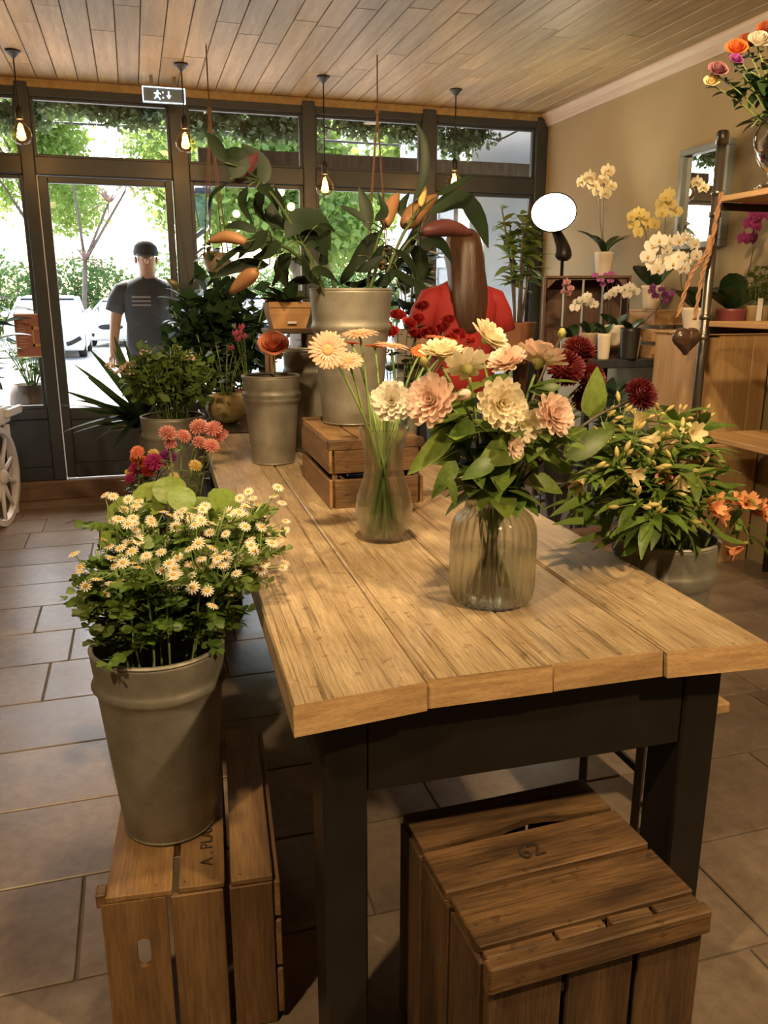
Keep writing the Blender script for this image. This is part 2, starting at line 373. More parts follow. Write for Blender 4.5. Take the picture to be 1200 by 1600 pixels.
struct(mk('wall_right', MB().box(XR, XR + .15, YB, YF + .12, 0, ZC + .1), WALLY))
struct(mk('wall_left', MB().box(XL - .15, XL, YB, YF + .12, 0, ZC + .1), WALLY))
struct(mk('wall_back', MB().box(XL, XR, YB - .15, YB, 0, ZC + .1), WALLY))
tr = MB()
prof = [(0, 0), (-.012, 0), (-.016, .012), (-.03, .022), (-.036, .045), (-.055, .062), (-.062, .075), (-.062, .085), (0, .085)]
tr.loft([[(XR + a, yy, ZC - .085 + b) for a, b in prof] for yy in (YB, YF - .03)], smooth=False)
struct(mk('trim_1', tr, MOULD))
struct(mk('trim_2', bevelled(MB().box(XL, XR - .065, YF - .045, YF - .02, ZC - .05, ZC), .004), CEILW))

# shop front: posts, rails, panels and panes
fr = struct(mk('wall_front', MB().box(XL, -1.52, YF - .06, YF + .1, 0, ZC), FRAME))
def post(x0, x1, z0=.13, z1=ZC - .02, d=0.0): board('post', fr, x0, x1, YF - .05 - d, YF + .06, z0, z1, FRAME, .006)
for x0, x1 in ((-1.52, -1.45), (.318, .432), (1.211, 1.301), (2.088, 2.196), (2.996, XR)): post(x0, x1)
post(-.615, -.535)
def rail(x0, x1, z0, z1, d=0.0): board('rail', fr, x0, x1, YF - .04 - d, YF + .05, z0, z1, FRAME, .005)
bays = [(-1.45, -.615), (-.535, .318), (.432, 1.211), (1.301, 2.088), (2.196, 2.996)]
for i, (a, b) in enumerate(bays):
    rail(a, b, 2.60, ZC - .02)
    rail(a, b, 2.135, 2.245, .01)
    w = struct(mk('window_%d' % (i + 1), bevelled(MB().box(a, b, YF - .004, YF + .004, 2.245, 2.60), .001), WINGLASS))
    for q in ((a, a + .018, 2.245, 2.60), (b - .018, b, 2.245, 2.60), (a + .018, b - .018, 2.582, 2.60), (a + .018, b - .018, 2.245, 2.263)):
        board('window_frame', w, q[0], q[1], YF - .018, YF + .018, q[2], q[3], FRAME, .003)
    if i == 1: continue
    rail(a, b, .13, .22); rail(a, b, .56, .63)
    board('panel', fr, a, b, YF - .015, YF + .02, .22, .56, FRAME, .004)
    w = struct(mk('window_%d' % (i + 6), bevelled(MB().box(a, b, YF - .004, YF + .004, .63, 2.135), .001), WINGLASS))
    for q in ((a, a + .025, .63, 2.135), (b - .025, b, .63, 2.135), (a + .025, b - .025, 2.11, 2.135), (a + .025, b - .025, .63, .655)):
        board('window_frame', w, q[0], q[1], YF - .02, YF + .02, q[2], q[3], FRAME, .003)
d = struct(thing('door_1', None, None, (-.1, YF, .14)))
for q in ((-.528, -.47, .14, 2.13), (.265, .312, .14, 2.13), (-.47, .265, 2.09, 2.13), (-.47, .265, .14, .24), (-.47, .265, .55, .63)):
    mk('door_rail', bevelled(MB().box(q[0], q[1], YF - .035, YF + .02, q[2], q[3]), .004), FRAME, d, world=True)
mk('door_panel', bevelled(MB().box(-.47, .265, YF - .02, YF + .01, .24, .55), .004), FRAME, d, world=True)
mk('pane', bevelled(MB().box(-.47, .265, YF - .008, YF, .63, 2.09), .001), WINGLASS, d, world=True)
mk('door_gap_strip', MB().box(-.534, -.529, YF - .044, YF - .034, .15, 2.13), WHITEC, d, world=True)  # white painted strip standing in for the bright gap beside the door leaf
h = MB(); h.tube(bez([(.285, YF - .035, 1.05), (.285, YF - .09, 1.05), (.285, YF - .09, 1.25), (.285, YF - .035, 1.25)], 12), .009, 8)
mk('door_handle', h, PIPE, d, world=True)
struct(mk('trim_3', bevelled(MB().box(XL, XR, YF - .085, YF + .1, 0, .13), .006), STEPW))

# emergency exit sign over the door
SIGNW = emis('sign_glow', (.75, .95, 1.0), 2.2)
SIGNB = pm('sign_body', (.10, .16, .24), rough=.4, rand=0)
es = thing('exit_sign', 'rectangular emergency exit sign with running figure and arrow above the door', 'sign', (.28, 5.70, 2.60))
a = at(222, 139, 5.70); b = at(290, 159, 5.70)
mk('sign_body', bevelled(MB().box(a.x, b.x, 5.70, 5.73, 2.545, 2.635), .004), SIGNB, es, world=True)
mk('sign_frame', MB().box(a.x, b.x, 5.696, 5.70, 2.63, 2.635).box(a.x, b.x, 5.696, 5.70, 2.545, 2.55).box(a.x, a.x + .005, 5.696, 5.70, 2.55, 2.63).box(b.x - .005, b.x, 5.696, 5.70, 2.55, 2.63), SIGNW, es, world=True)
for hx in (.2, .34): mk('hanging_bracket', MB().box(hx, hx + .02, 5.71, 5.72, 2.635, ZC), PIPE, es, world=True)
cx = (a.x + b.x) / 2 - .03; zb = 2.563; yv = 5.697
def flat(pts, o):
    o.add([(cx + x, yv, zb + z) for x, z in pts] + [(cx + x, yv + .002, zb + z) for x, z in pts],
          [tuple(range(len(pts)))] + [(i, (i + 1) % len(pts), len(pts) + (i + 1) % len(pts), len(pts) + i) for i in range(len(pts))])
fg = MB()
flat([(-.012, .045), (-.004, .045), (-.004, .053), (-.012, .053)], fg)
flat([(-.02, .022), (-.006, .02), (-.002, .042), (-.014, .044)], fg)
flat([(-.03, .034), (-.018, .030), (-.014, .037), (-.028, .040)], fg); flat([(-.004, .036), (.010, .030), (.011, .035), (-.003, .042)], fg)
flat([(-.02, .022), (-.03, .004), (-.024, .002), (-.012, .020)], fg); flat([(-.012, .020), (.004, .012), (.006, .0), (0, .0), (-.002, .009), (-.016, .016)], fg)
mk('running_figure', fg, SIGNW, es, world=True)
for z in (.038, .008):
    dw = MB(); flat([(.020, z), (.028, z), (.028, z + .008), (.020, z + .008)], dw); mk('door_mark', dw, SIGNW, es, world=True)
ar = MB(); flat([(.055, .05), (.063, .05), (.063, .026), (.073, .026), (.059, .006), (.045, .026), (.055, .026)], ar)
mk('arrow', ar, SIGNW, es, world=True)

# pendant bulbs in a row near the shop front
FIL = emis('filament', (1.0, .62, .22), 60.0)
AMBER = glass('amber_glass', (1.0, .80, .52), 1.5)
def pendant(px, x, y, zb, label):
    t = thing('pendant_bulb', label, 'pendant lamp', (x, y, zb), group='bare bulb pendants in a row along the shop front')
    mk('ceiling_rose', MB().lathe([(0, .0), (.012, 0), (.035, .028), (.042, .03), (.042, .036), (0, .036)], 18, (x, y, ZC - .036)), BLACKP, t, world=True)
    mk('cord', MB().tube([(x, y, ZC - .03), (x, y, zb + .13)], .004, 6), BLACKP, t, world=True)
    mk('socket', MB().lathe([(0, .15), (.012, .148), (.02, .13), (.02, .075), (.017, .072), (0, .072)], 16, (x, y, zb)), BLACKP, t, world=True)
    mk('bulb', MB().lathe([(.014, .075), (.017, .06), (.032, .045), (.05, .02), (.058, -.005), (.056, -.028), (.043, -.048), (.022, -.06), (0, -.063)], 20, (x, y, zb)), AMBER, t, world=True)
    mk('filament', MB().tube(bez([(x - .012, y, zb + .03), (x - .015, y, zb - .02), (x, y, zb + .01), (x + .015, y, zb - .02), (x + .012, y, zb + .03)], 16), .0028, 5), FIL, t, world=True)
    light('bulb_light', 'POINT', (x, y, zb), 4, (1.0, .6, .28), shadow_soft_size=.03)
pendant(30, -.539, 5.40, 2.275, 'amber globe bulb hanging left of the glass door')
pendant(292, .375, 5.40, 2.275, 'amber globe bulb hanging beside the exit sign')
pendant(505, 1.237, 5.43, 2.06, 'bulb on a black cord hanging behind the lilies')
pendant(712, 2.147, 5.49, 2.127, 'amber globe bulb hanging lowest, right of the lilies')

# ceiling spotlights the shop is lit with (out of view, the last one an added fill)
for i, (loc, tgt, e) in enumerate(SPOTS):
    t = thing('ceiling_spotlight', ['black spotlight above the left of the table', 'black spotlight above the right behind the table', 'black spotlight aimed at the orchid wall', 'black spotlight added to brighten the table middle'][i], 'spotlight', (loc[0], loc[1], ZC), group='ceiling spotlights')
    ax = (V(tgt) - V(loc)).normalized(); c = V(loc) - ax * .03
    mk('mount', MB().tube([(loc[0], loc[1], ZC), (loc[0], loc[1], loc[2] + .06)], .012, 8), BLACKP, t, world=True)
    o = mk('shade', MB().lathe([(.0, -.08), (.03, -.08), (.045, -.05), (.05, .025), (.046, .025), (.04, -.05), (0, -.06)], 16), BLACKP, t); 
    WM[o] = zor(c, ax); o.matrix_basis = WM[t].inverted() @ WM[o]

# ------------------------------------------------------------------ outside
ASPH = pm('asphalt', (.34, .32, .30), (.44, .41, .38), ns=3, detail=8, rough=.85, rand=0, fine=.15, fscale=(20, 20, 20))
STUC = pm('grey_stucco', (.50, .49, .47), (.58, .57, .55), ns=3, rough=.9, bump=.1, rand=0)
STUCB = pm('stone_facade', (.32, .35, .38), (.42, .45, .48), ns=3, rough=.9, rand=.1)
TREEL = pm('tree_leaf', (.20, .30, .06), (.34, .44, .10), ns=1.2, rough=.5, transl=.6, rand=.12)
HEDGEL = pm('hedge_leaf', (.12, .22, .07), (.22, .33, .10), ns=1.2, rough=.5, transl=.5, rand=.1)
IVYL = pm('ivy_leaf', (.10, .16, .06), (.2, .27, .12), ns=3, rough=.5, transl=.35, rand=.1)
BARK = pm('bark', (.12, .085, .06), (.2, .15, .11), (4, 4, 1), 6, rough=.9, bump=.4)
gr = struct(mk('ground', MB().box(-40, 40, YF + .1, 70, -.25, -.02), ASPH))
bm_ = MB()
struct(mk('sidewalk', bevelled(MB().box(-14, 14, YF + .1, 8.6, -.03, .04), .02), STUC))

def leafcloud(blobs, n, size, seed=1, flat=.35, shell=.55):
    "thousands of small bent leaves filling ellipsoids"
    g = np.random.default_rng(seed); vol = np.array([b[3] * b[4] * b[5] for b in blobs]) ** .7; cnt = g.multinomial(n, vol / vol.sum())
    P = []
    for b, c in zip(blobs, cnt):
        d = g.normal(size=(c, 3)); d /= np.linalg.norm(d, axis=1)[:, None]
        r = (shell + (1 - shell) * g.random(c)) * (1 + .12 * g.normal(size=c)); P.append(np.array(b[:3]) + d * r[:, None] * np.array(b[3:6]))
    P = np.concatenate(P); n = len(P)
    a = g.normal(size=(n, 3)); a[:, 2] -= flat; a /= np.linalg.norm(a, axis=1)[:, None]
    u = np.cross(a, g.normal(size=(n, 3))); u /= np.linalg.norm(u, axis=1)[:, None]; w = np.cross(a, u)
    L = (size * (.6 + .8 * g.random(n)))[:, None]
    q = np.stack([P, P + a * L * .5 + u * L * .3 + w * L * .08, P + a * L, P + a * L * .5 - u * L * .3 + w * L * .08], 1).reshape(-1, 3)
    return q
def quadmesh(q, mat, name):
    n = len(q) // 4; me = bpy.data.meshes.new(name); me.vertices.add(len(q)); me.vertices.foreach_set('co', q.astype(np.float32).ravel())
    me.loops.add(n * 4); me.loops.foreach_set('vertex_index', np.arange(n * 4, dtype=np.int32)); me.polygons.add(n)
    me.polygons.foreach_set('loop_start', np.arange(0, n * 4, 4, dtype=np.int32)); me.polygons.foreach_set('loop_total', np.full(n, 4, dtype=np.int32))
    me.materials.append(mat); me.update(); me.validate(); return me
def cloud(name, blobs, n, size, mat, parent=None, loc=(0, 0, 0), seed=1, shell=.55, **k):
    q = leafcloud(blobs, n, size, seed, shell=shell); o = WM[parent].translation if parent else V(loc)
    q = q - np.array(o)
    return props(link(name, quadmesh(q, mat, name), parent, M.Translation(V(o))), **k)

def tree(x, y, h, r, label, seed, n=20000, size=.21, mat=None, trunk=.18):
    t = thing('tree', label, 'tree', (x, y, -.02), group='trees beyond the parking lot')
    rr = random.Random(seed); tk = MB(); tk.tube(bez([(x, y, -.05), (x + .1, y, h * .3), (x - .1, y + .1, h * .55)], 8), [trunk * (1.2 - .07 * i) for i in range(9)], 8)
    for i in range(6):
        q = rr.uniform(0, 6.28); tk.tube(bez([(x, y, h * .3 + i * .05 * h), (x + r * .5 * math.cos(q), y + r * .5 * math.sin(q), h * (.55 + .05 * i)), (x + r * .8 * math.cos(q), y + r * .8 * math.sin(q), h * (.65 + .05 * i))], 6), [trunk * .5, trunk * .4, trunk * .3, trunk * .25, trunk * .18, trunk * .1, .02][:7], 6)
    mk('trunk', tk, BARK, t, world=True)
    bl = [(x + rr.uniform(-.6, .6) * r, y + rr.uniform(-.6, .6) * r, h * rr.uniform(.45, .9), r * rr.uniform(.35, .55), r * rr.uniform(.35, .55), h * rr.uniform(.1, .18)) for _ in range(11)]
    cloud('crown', bl, n, size, mat or TREEL, t, seed=seed)
tree(-3.6, 39, 11, 3.2, 'leafy tree at the left edge of the door view', 3)
tree(-11, 37, 11, 3.6, 'large tree far left beyond the hedge', 4)
tree(3.6, 19, 6.6, 2.6, 'leafy tree seen through the bay right of the door', 5)
tree(8.2, 22, 8.5, 3.4, 'bright green tree seen behind the lilies', 6, 26000)
tree(15.2, 26, 9.5, 3.4, 'tall bright tree farthest right beyond the street', 7, 24000)
tree(4.0, 42, 12, 4.2, 'far tree behind the bright green ones', 8)
tree(20, 36, 10, 4.0, 'distant tree at the right edge of the windows', 9)
hd = thing('hedge', 'clipped green hedge behind the parked white cars', 'hedge', (-1, 33.5, 0))
bl = [(x, 33.5 + R.uniform(-.3, .3), R.uniform(.7, 2.4), 1.1, .8, .9) for x in np.arange(-9, 12, .8) for _ in (0, 1)]
cloud('foliage', bl, 26000, .17, HEDGEL, hd, seed=20, kind='stuff')
hs = MB()
for x in np.arange(-9, 12, .7): hs.tube([(x, 33.5, -.05), (x + .1, 33.5, 2.2)], [.05, .02], 5)
mk('hedge_stems', hs, BARK, hd, world=True, kind='stuff')
pl = thing('cabbage_palm', 'spiky palm standing in front of the hedge, left of the man', 'palm', at(132, 545, 30.6))
pt = at(132, 545, 30.6); tp = at(133, 408, 30.6)
mk('trunk', MB().tube([(pt.x, 30.6, -.05), (tp.x, 30.6, tp.z)], [.1, .07], 8), BARK, pl, world=True)
for hd_ in ((0, 0), (.9, 1.9), (-.2, 2.9), (1.6, 2.5)):
    c = V((tp.x + hd_[0], 30.6 + .1 * hd_[1], tp.z + hd_[1]))
    if hd_[1]: mk('trunk', MB().tube([(tp.x, 30.6, tp.z), c], [.06, .04], 6), BARK, pl, world=True)
    for k in range(22):
        q = k * 2.4; e = R.uniform(-.3, 1.0); dv = V((math.cos(q) * math.cos(e), math.sin(q) * math.cos(e), math.sin(e)))
        mk('frond', MB().blade([c, c + dv * .45, c + dv * .85 - V((0, 0, .15))], .09, normal=(0, 0, 1), n=4), pm('palm_frond', (.16, .10, .09), (.24, .16, .13), rough=.5, transl=.3), pl, world=True)

# outside: roof slab put in to block the sun, ivy fringe on its edge, beam and brackets
aw = struct(mk('awning_sun_block', bevelled(MB().box(-6, 8, YF + .13, YF + 1.35, 2.86, 2.94), .01), FRAME))
struct(mk('wall_front_upper', MB().box(-8, 9, YF + .0, YF + .13, ZC + .12, 5.0), STUC))
struct(mk('roof', MB().box(-4, 4, YB, YF, ZC + .16, ZC + .3), STUC))
iv = thing('ivy_fringe', 'ivy hanging from the roof edge across the top panes', 'ivy', (0, YF + 1.3, 2.8))
bl = [(x, YF + 1.28 + R.uniform(-.1, .1), R.uniform(2.70, 2.92), .25, .14, .13) for x in np.arange(-4, 3.1, .22)]
cloud('foliage', bl, 15000, .06, IVYL, iv, seed=31, shell=.2, kind='stuff')
iw = MB()
for x in np.arange(-4, 3.1, .5): iw.tube(bez([(x, YF + 1.3, 2.86), (x + .25, YF + 1.28, 2.76), (x + .5, YF + 1.3, 2.86)], 6), .008, 5)
mk('vine', iw, BARK, iv, world=True)
bmz = at(575, 262, YF + 1.3)
bm2 = thing('wooden_beam', 'long dark beam with curved brackets outside above the middle windows', 'beam', (1.2, YF + 1.3, bmz.z))
mk('beam', bevelled(MB().box(.6, 6.5, YF + 1.25, YF + 1.36, bmz.z - .08, bmz.z + .09), .008), BARK, bm2, world=True)
for x in (1.45, 2.3):
    mk('bracket', MB().tube(bez([(x, YF + 1.3, bmz.z - .02), (x - .16, YF + 1.3, bmz.z - .05), (x - .28, YF + 1.3, bmz.z - .2)], 8), .02, 6), BARK, bm2, world=True)
cbl = MB(); p = [at(a, b, 9.5) for a, b in ((60, 196), (250, 200), (480, 218), (660, 232))]; p[0].x -= 4; p[-1].x += 4
cbl.tube(bez(p, 24), .014, 6); mk('power_cable', cbl, BLACKP, None, True, loc=p[1], label='sagging overhead cable crossing the sky above the street', cat='cable')
# neighbour's rendered wall on the right, with blue-grey stone beyond
w1 = at(868, 300, 7.6); w0 = at(735, 300, 7.6)
struct(mk('wall_neighbour', MB().box(w0.x, w0.x + 3, 7.6, 7.9, -.05, 4.6), STUC))
sn = struct(mk('wall_stone', MB().box(3.05, 3.6, 9.2, 9.5, -.05, 4.5), STUCB))
for k in range(14):
    for j in range(3):
        a = 3.06 + j * .18 + (.09 if k % 2 else 0)
        if a + .16 < 3.6: mk('stone', bevelled(MB().box(a, a + .165, 9.17, 9.21, .1 + k * .18, .1 + k * .18 + .165), .01), STUCB, sn)
struct(mk('curb', bevelled(MB().box(-30, 30, 8.5, 8.75, -.03, .06), .02), STUC))

# street lamp seen beside the door post
lm = at(316, 305, 12.0)
sl = thing('street_lamp', 'old lantern street lamp beyond the post right of the door', 'street lamp', (lm.x, 12, 0))
mk('lamp_post', MB().tube(bez([(lm.x - .35, 12, 0), (lm.x - .35, 12, lm.z - .9), (lm.x - .2, 12, lm.z - .62), (lm.x, 12, lm.z - .45)], 18), .035, 8), BLACKP, sl, world=True)
mk('lantern_cage', MB().lathe([(.05, -.45), (.07, -.42), (.12, 0), (.14, .02), (.14, .04)], 4, (lm.x, 12, lm.z), smooth=False), glass('lantern_glass', (.8, .88, .95), 1.5), sl, world=True)
mk('lantern_roof', MB().lathe([(.16, .03), (.14, .08), (.06, .16), (.03, .2), (.015, .26), (0, .27)], 8, (lm.x, 12, lm.z), smooth=False), BLACKP, sl, world=True)
mk('cage_bar', MB().tube([(lm.x - .07, 11.95, lm.z - .42), (lm.x - .13, 11.9, lm.z + .02)], .01, 4).tube([(lm.x + .07, 11.95, lm.z - .42), (lm.x + .13, 11.9, lm.z + .02)], .01, 4), BLACKP, sl, world=True, kind='stuff')

# cars
CARW = pm('car_white', (.78, .79, .80), rough=.25, rand=0, coat=.6)
CARR = pm('car_red', (.45, .03, .02), rough=.25, rand=0, coat=.6)
CARG = pm('car_glass', (.03, .05, .07), rough=.06, spec=.9, rand=0)
CARL = pm('car_lamp', (.65, .70, .75), rough=.1, metal=.3, rand=0)
TYRE = pm('tyre', (.02, .02, .02), rough=.8, rand=0)
def car(cx, cy, paint, label, suv=1.0, rot=0.0):
    t = thing('car', label, 'car', (cx, cy, -.02), rot, group='parked cars')
    H = 1.45 * suv
    def ring(y, zb, zt, w, k=.14, ww=None):
        ww = ww or w
        return [(-w * .96, y, zb), (w * .96, y, zb), (w, y, zb + .12), (w, y, (zb + zt) / 2), (ww, y, zt - k * .6), (ww - k, y, zt), (-ww + k, y, zt), (-ww, y, zt - k * .6), (-w, y, (zb + zt) / 2), (-w, y, zb + .12)]
    b = MB().loft([ring(-.02, .38, .70, .62), ring(.05, .24, .80, .78), ring(.2, .2, .88, .88), ring(.9, .2, .98, .90, .1, .86), ring(1.25, .2, 1.02, .90, .1, .86), ring(3.9, .2, 1.05, .90, .1, .86), ring(4.25, .25, 1.0, .86), ring(4.35, .4, .9, .74)])
    body = mk('body', b, paint, t)
    gl = MB().loft([[(-.80, 1.12, .98), (.80, 1.12, .98), (.80, 1.2, 1.03), (-.80, 1.2, 1.03)], [(-.66, 1.95, .98), (.66, 1.95, .98), (.62, 1.95, H - .03), (-.62, 1.95, H - .03)], [(-.68, 3.3, .98), (.68, 3.3, .98), (.62, 3.3, H - .05), (-.62, 3.3, H - .05)], [(-.78, 4.1, .98), (.78, 4.1, .98), (.72, 4.05, 1.06), (-.72, 4.05, 1.06)]], smooth=False)
    mk('cabin_glass', gl, CARG, t)
    mk('roof', MB().loft([[(-.66, 1.85, H - .05), (.66, 1.85, H - .05), (.58, 1.95, H), (-.58, 1.95, H)], [(-.67, 2.7, H - .04), (.67, 2.7, H - .04), (.58, 2.7, H + .03), (-.58, 2.7, H + .03)], [(-.66, 3.4, H - .06), (.66, 3.4, H - .06), (.58, 3.35, H), (-.58, 3.35, H)]]), paint, t)
    for s in (-1, 1):
        mk('pillar', MB().tube([(s * .83, 1.1, .98), (s * .66, 1.95, H - .03)], .045, 6), paint, t)
        mk('pillar', MB().tube([(s * .72, 4.1, 1.0), (s * .64, 3.35, H - .03)], .06, 6), paint, t)
        mk('wing_mirror', MB().ell((s * .98, 1.35, 1.05), .1, .06, .07), paint, t)
        mk('headlight', MB().ell((s * .66, .04, .72), .2, .08, .075), CARL, t)
        mk('bumper_vent', MB().tube(bez([(s * .82, .06, .5), (s * .62, -.02, .4), (s * .5, -.02, .36)], 6), .05, 6), TYRE, t)
        for y in (.85, 3.5):
            w = mk('wheel', MB().lathe([(0, -.1), (.2, -.1), (.32, -.09), (.33, 0), (.32, .09), (.2, .1), (0, .1)], 20), TYRE, t)
            WM[w] = WM[t] @ zor((s * .8, y, .33), (1, 0, 0)); w.matrix_basis = WM[t].inverted() @ WM[w]
            mk('hub', MB().lathe([(0, -.108), (.18, -.104), (.2, -.09), (.2, .09), (.18, .104), (0, .108)], 14), CARL, w)
    mk('grille', MB().ell((0, .0, .6), .42, .05, .1), TYRE, t)
    mk('number_plate', bevelled(MB().box(-.26, .26, -.06, -.02, .42, .53), .005), CARL, t)
    return t
c1 = at(72, 560, 21.2); car(c1.x, 21.2, CARW, 'white car parked closest, cut by the door frame', 1.02)
c2 = at(176, 546, 26.4); car(c2.x, 26.4, CARW, 'white car parked behind, left of the man in the cap', .98, math.radians(-12))
c3 = at(425, 545, 24.0); car(c3.x, 24.0, CARW, 'white car seen beyond the potted ficus', 1.05, math.radians(20))
c4 = at(402, 545, 27.8); car(c4.x, 27.8, CARR, 'red car parked farthest, seen right of the ficus', .95, math.radians(-10))
# ------------------------------------------------------------------ furniture
def text_mesh(s, size, mat, name):
    cu = bpy.data.curves.new('t', 'FONT'); cu.body = s; cu.size = size; cu.extrude = .0004; cu.resolution_u = 3
    o = bpy.data.objects.new('t', cu); COL.objects.link(o)
    me = bpy.data.meshes.new_from_object(o.evaluated_get(bpy.context.evaluated_depsgraph_get())); bpy.data.objects.remove(o); bpy.data.curves.remove(cu)
    me.materials.clear(); me.materials.append(mat); me.name = name; return me
INK = pm('stencil_ink', (.018, .012, .008), (.05, .03, .018), ns=90, rough=.8, sharp=(.4, .6))

# long table
tb = thing('table', 'long plank-topped table with black legs in the middle of the shop', 'table', (.18, 1.065, 0), -math.radians(1.6))
seams = [0, .214, .430, .637, .832]
ends = [(-.012, 2.53), (.018, 2.52), (.022, 2.535), (.004, 2.525)]
for i in range(4):
    mb = MB(); x0 = seams[i] + (.0015 if i else 0); x1 = seams[i + 1] - .0015; y0, y1 = ends[i]
    n = 14; prof_ = []
    rings = []
    zt = .78 + R.uniform(-.0015, .0015)
    for k in range(n + 1):
        f = k / n; yy = y0 + (y1 - y0) * f
        wob = .0015 * math.sin(9 * f + i * 2); c = .004
        xa = x0 + (.004 * math.sin(7 * f + i) if i == 0 else 0); xb = x1 + (.004 * math.sin(6 * f) if i == 3 else 0)
        rings.append([(xa, yy, .733), (xb, yy, .733), (xb, yy, zt - c), (xb - c, yy, zt + wob), (xa + c, yy, zt + wob), (xa, yy, zt - c)])
    # worn, slightly ragged near end
    jit = [R.uniform(-.002, .002) for _ in range(6)]
    rings[0] = [(a, b + j + .006 * (z > .775) + (.03 * (a / .21) if i == 0 else (.012 * (x1 - a) / .2 if i == 3 else 0)) * (1 if b < 1 else 0) * .8, z) for (a, b, z), j in zip(rings[0], jit)]
    mb.loft(rings, smooth=False)
    pk = mk('plank', mb, TABLEW, tb); pk.data.materials.append(TABLEE)
    pk.data.polygons[len(pk.data.polygons) - 2].material_index = 1; pk.data.polygons[len(pk.data.polygons) - 1].material_index = 1
for x0, x1, y0, y1 in ((.052, .125, .05, .15), (.705, .778, .05, .15), (.052, .125, 2.35, 2.45), (.705, .778, 2.35, 2.45)):
    board('leg', tb, x0, x1, y0, y1, 0, .733, BLACKP, .004)
board('apron', tb, .125, .705, .055, .085, .578, .733, BLACKP, .003)
board('apron', tb, .125, .705, 2.41, 2.44, .578, .733, BLACKP, .003)
for x0 in (.058, .742): board('apron', tb, x0, x0 + .03, .15, 2.35, .578, .733, BLACKP, .003)

def slot_board(x0, x1, z0, z1, y0, y1, cx, cz, w, h, n=48):
    o = []; s = []
    for k in range(n):
        q = 2 * math.pi * k / n; dx, dz = math.cos(q), math.sin(q)
        t = min(((x1 - cx) / dx if dx > 0 else (x0 - cx) / dx) if abs(dx) > 1e-6 else 9, ((z1 - cz) / dz if dz > 0 else (z0 - cz) / dz) if abs(dz) > 1e-6 else 9)
        o.append((cx + dx * t, cz + dz * t))
        r = w / 2; hh = h / 2 - r; s.append((cx + r * dx, cz + r * dz + (hh if dz > 0 else -hh)))
    for c in ((x0, z0), (x1, z0), (x1, z1), (x0, z1)):
        k = min(range(n), key=lambda i: (o[i][0] - c[0]) ** 2 + (o[i][1] - c[1]) ** 2); o[k] = c
    vs = [(a, y0, b) for a, b in o] + [(a, y0, b) for a, b in s] + [(a, y1, b) for a, b in o] + [(a, y1, b) for a, b in s]; fs = []
    for k in range(n):
        j = (k + 1) % n
        fs += [(k, j, n + j, n + k), (2 * n + j, 2 * n + k, 3 * n + k, 3 * n + j), (j, k, 2 * n + k, 2 * n + j), (n + k, n + j, 3 * n + j, 3 * n + k)]
    return MB().add(vs, fs)

# upright crate at the left, under the daisy bucket
c1_ = thing('wooden_crate', 'wooden crate with hand hole and stencilled letters under the daisy bucket', 'crate', (-.127, 1.30, 0), -math.radians(5))
H1 = .33
for a, b in ((0.004, .118), (.130, .211), (.222, .298)): board('slat', c1_, a, b, 0.0, .545, H1 - .012, H1, CRATEW, .0015, .0008)
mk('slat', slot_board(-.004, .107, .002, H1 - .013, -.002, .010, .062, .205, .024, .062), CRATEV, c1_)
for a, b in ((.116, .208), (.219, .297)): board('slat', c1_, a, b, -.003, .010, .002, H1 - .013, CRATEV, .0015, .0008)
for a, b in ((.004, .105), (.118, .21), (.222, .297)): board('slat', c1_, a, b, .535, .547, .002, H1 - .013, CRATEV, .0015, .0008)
for a, b in ((.02, .12), (.13, .23), (.24, .316)):
    board('slat', c1_, .300, .311, .0, .545, a, b, CRATEW, .0015, .0008)
for x, y in ((.008, .012), (.278, .012), (.008, .512), (.278, .512)): board('corner_post', c1_, x, x + .02, y, y + .02, .002, H1 - .013, CRATEV, .001)
board('cleat', c1_, -.012, .004, .0, .03, H1 - .02, H1 + .008, CRATEX, .002)
nail_me = mesh_of(MB().lathe([(0, .0012), (.0018, .001), (.0025, 0), (.0025, -.001)], 8), PIPE, 'nail')
for x in (.02, .05, .09, .14, .185, .235, .28):
    for y in (.015, .53): inst('nail', nail_me, c1_, WM[c1_] @ M.Translation((x + R.uniform(-.006, .006), y, H1)))
o = inst('stencil_lettering', text_mesh('A . PLAI', .034, INK, 'lettering'), c1_, WM[c1_] @ M.Translation((.190, .05, H1 + .0012)) @ M.Rotation(math.pi / 2, 4, 'Z'), label='dark stencilled letters')

# dark crate in front of the table at the right
c2_ = thing('wooden_crate', 'dark weathered crate stencilled 62 standing under the near table edge', 'crate', (.42, .878, 0), math.radians(1.6))
H2 = .43; W2 = .378; D2 = .362
board('slat', c2_, .0, W2, .031, .142, H2 - .013, H2, CRATEX, .002, .001)
board('slat', c2_, -.004, W2 + .002, .150, .252, H2 - .013, H2 + .002, CRATEX, .002, .001)
wv = MB(); pts = [(W2 * k / 12, .262 + .020 * math.exp(-((k - 7) / 2.2) ** 2)) for k in range(13)]
wv.loft([[(x, y, H2 - .013), (x, D2, H2 - .013), (x, D2, H2), (x, y, H2)] for x, y in pts], smooth=False); mk('slat', wv, CRATEX, c2_)
board('batten', c2_, -.004, W2 + .003, -.014, .010, H2 - .047, H2 - .001, CRATEX, .003, .001)
for a, b in ((.004, .118), (.124, .205), (.216, .29), (.297, W2 - .004)): board('spacer', c2_, a, b, .012, .029, H2 - .02, H2 - .004, CRATEX, .002, .001)
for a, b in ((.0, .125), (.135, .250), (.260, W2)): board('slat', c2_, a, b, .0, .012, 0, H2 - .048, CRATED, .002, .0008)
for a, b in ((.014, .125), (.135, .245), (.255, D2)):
    board('slat', c2_, -.006, .006, a, b, 0, H2 - .014, CRATED, .002, .0008); board('slat', c2_, W2 - .006, W2 + .006, a, b, 0, H2 - .014, CRATED, .002, .0008)
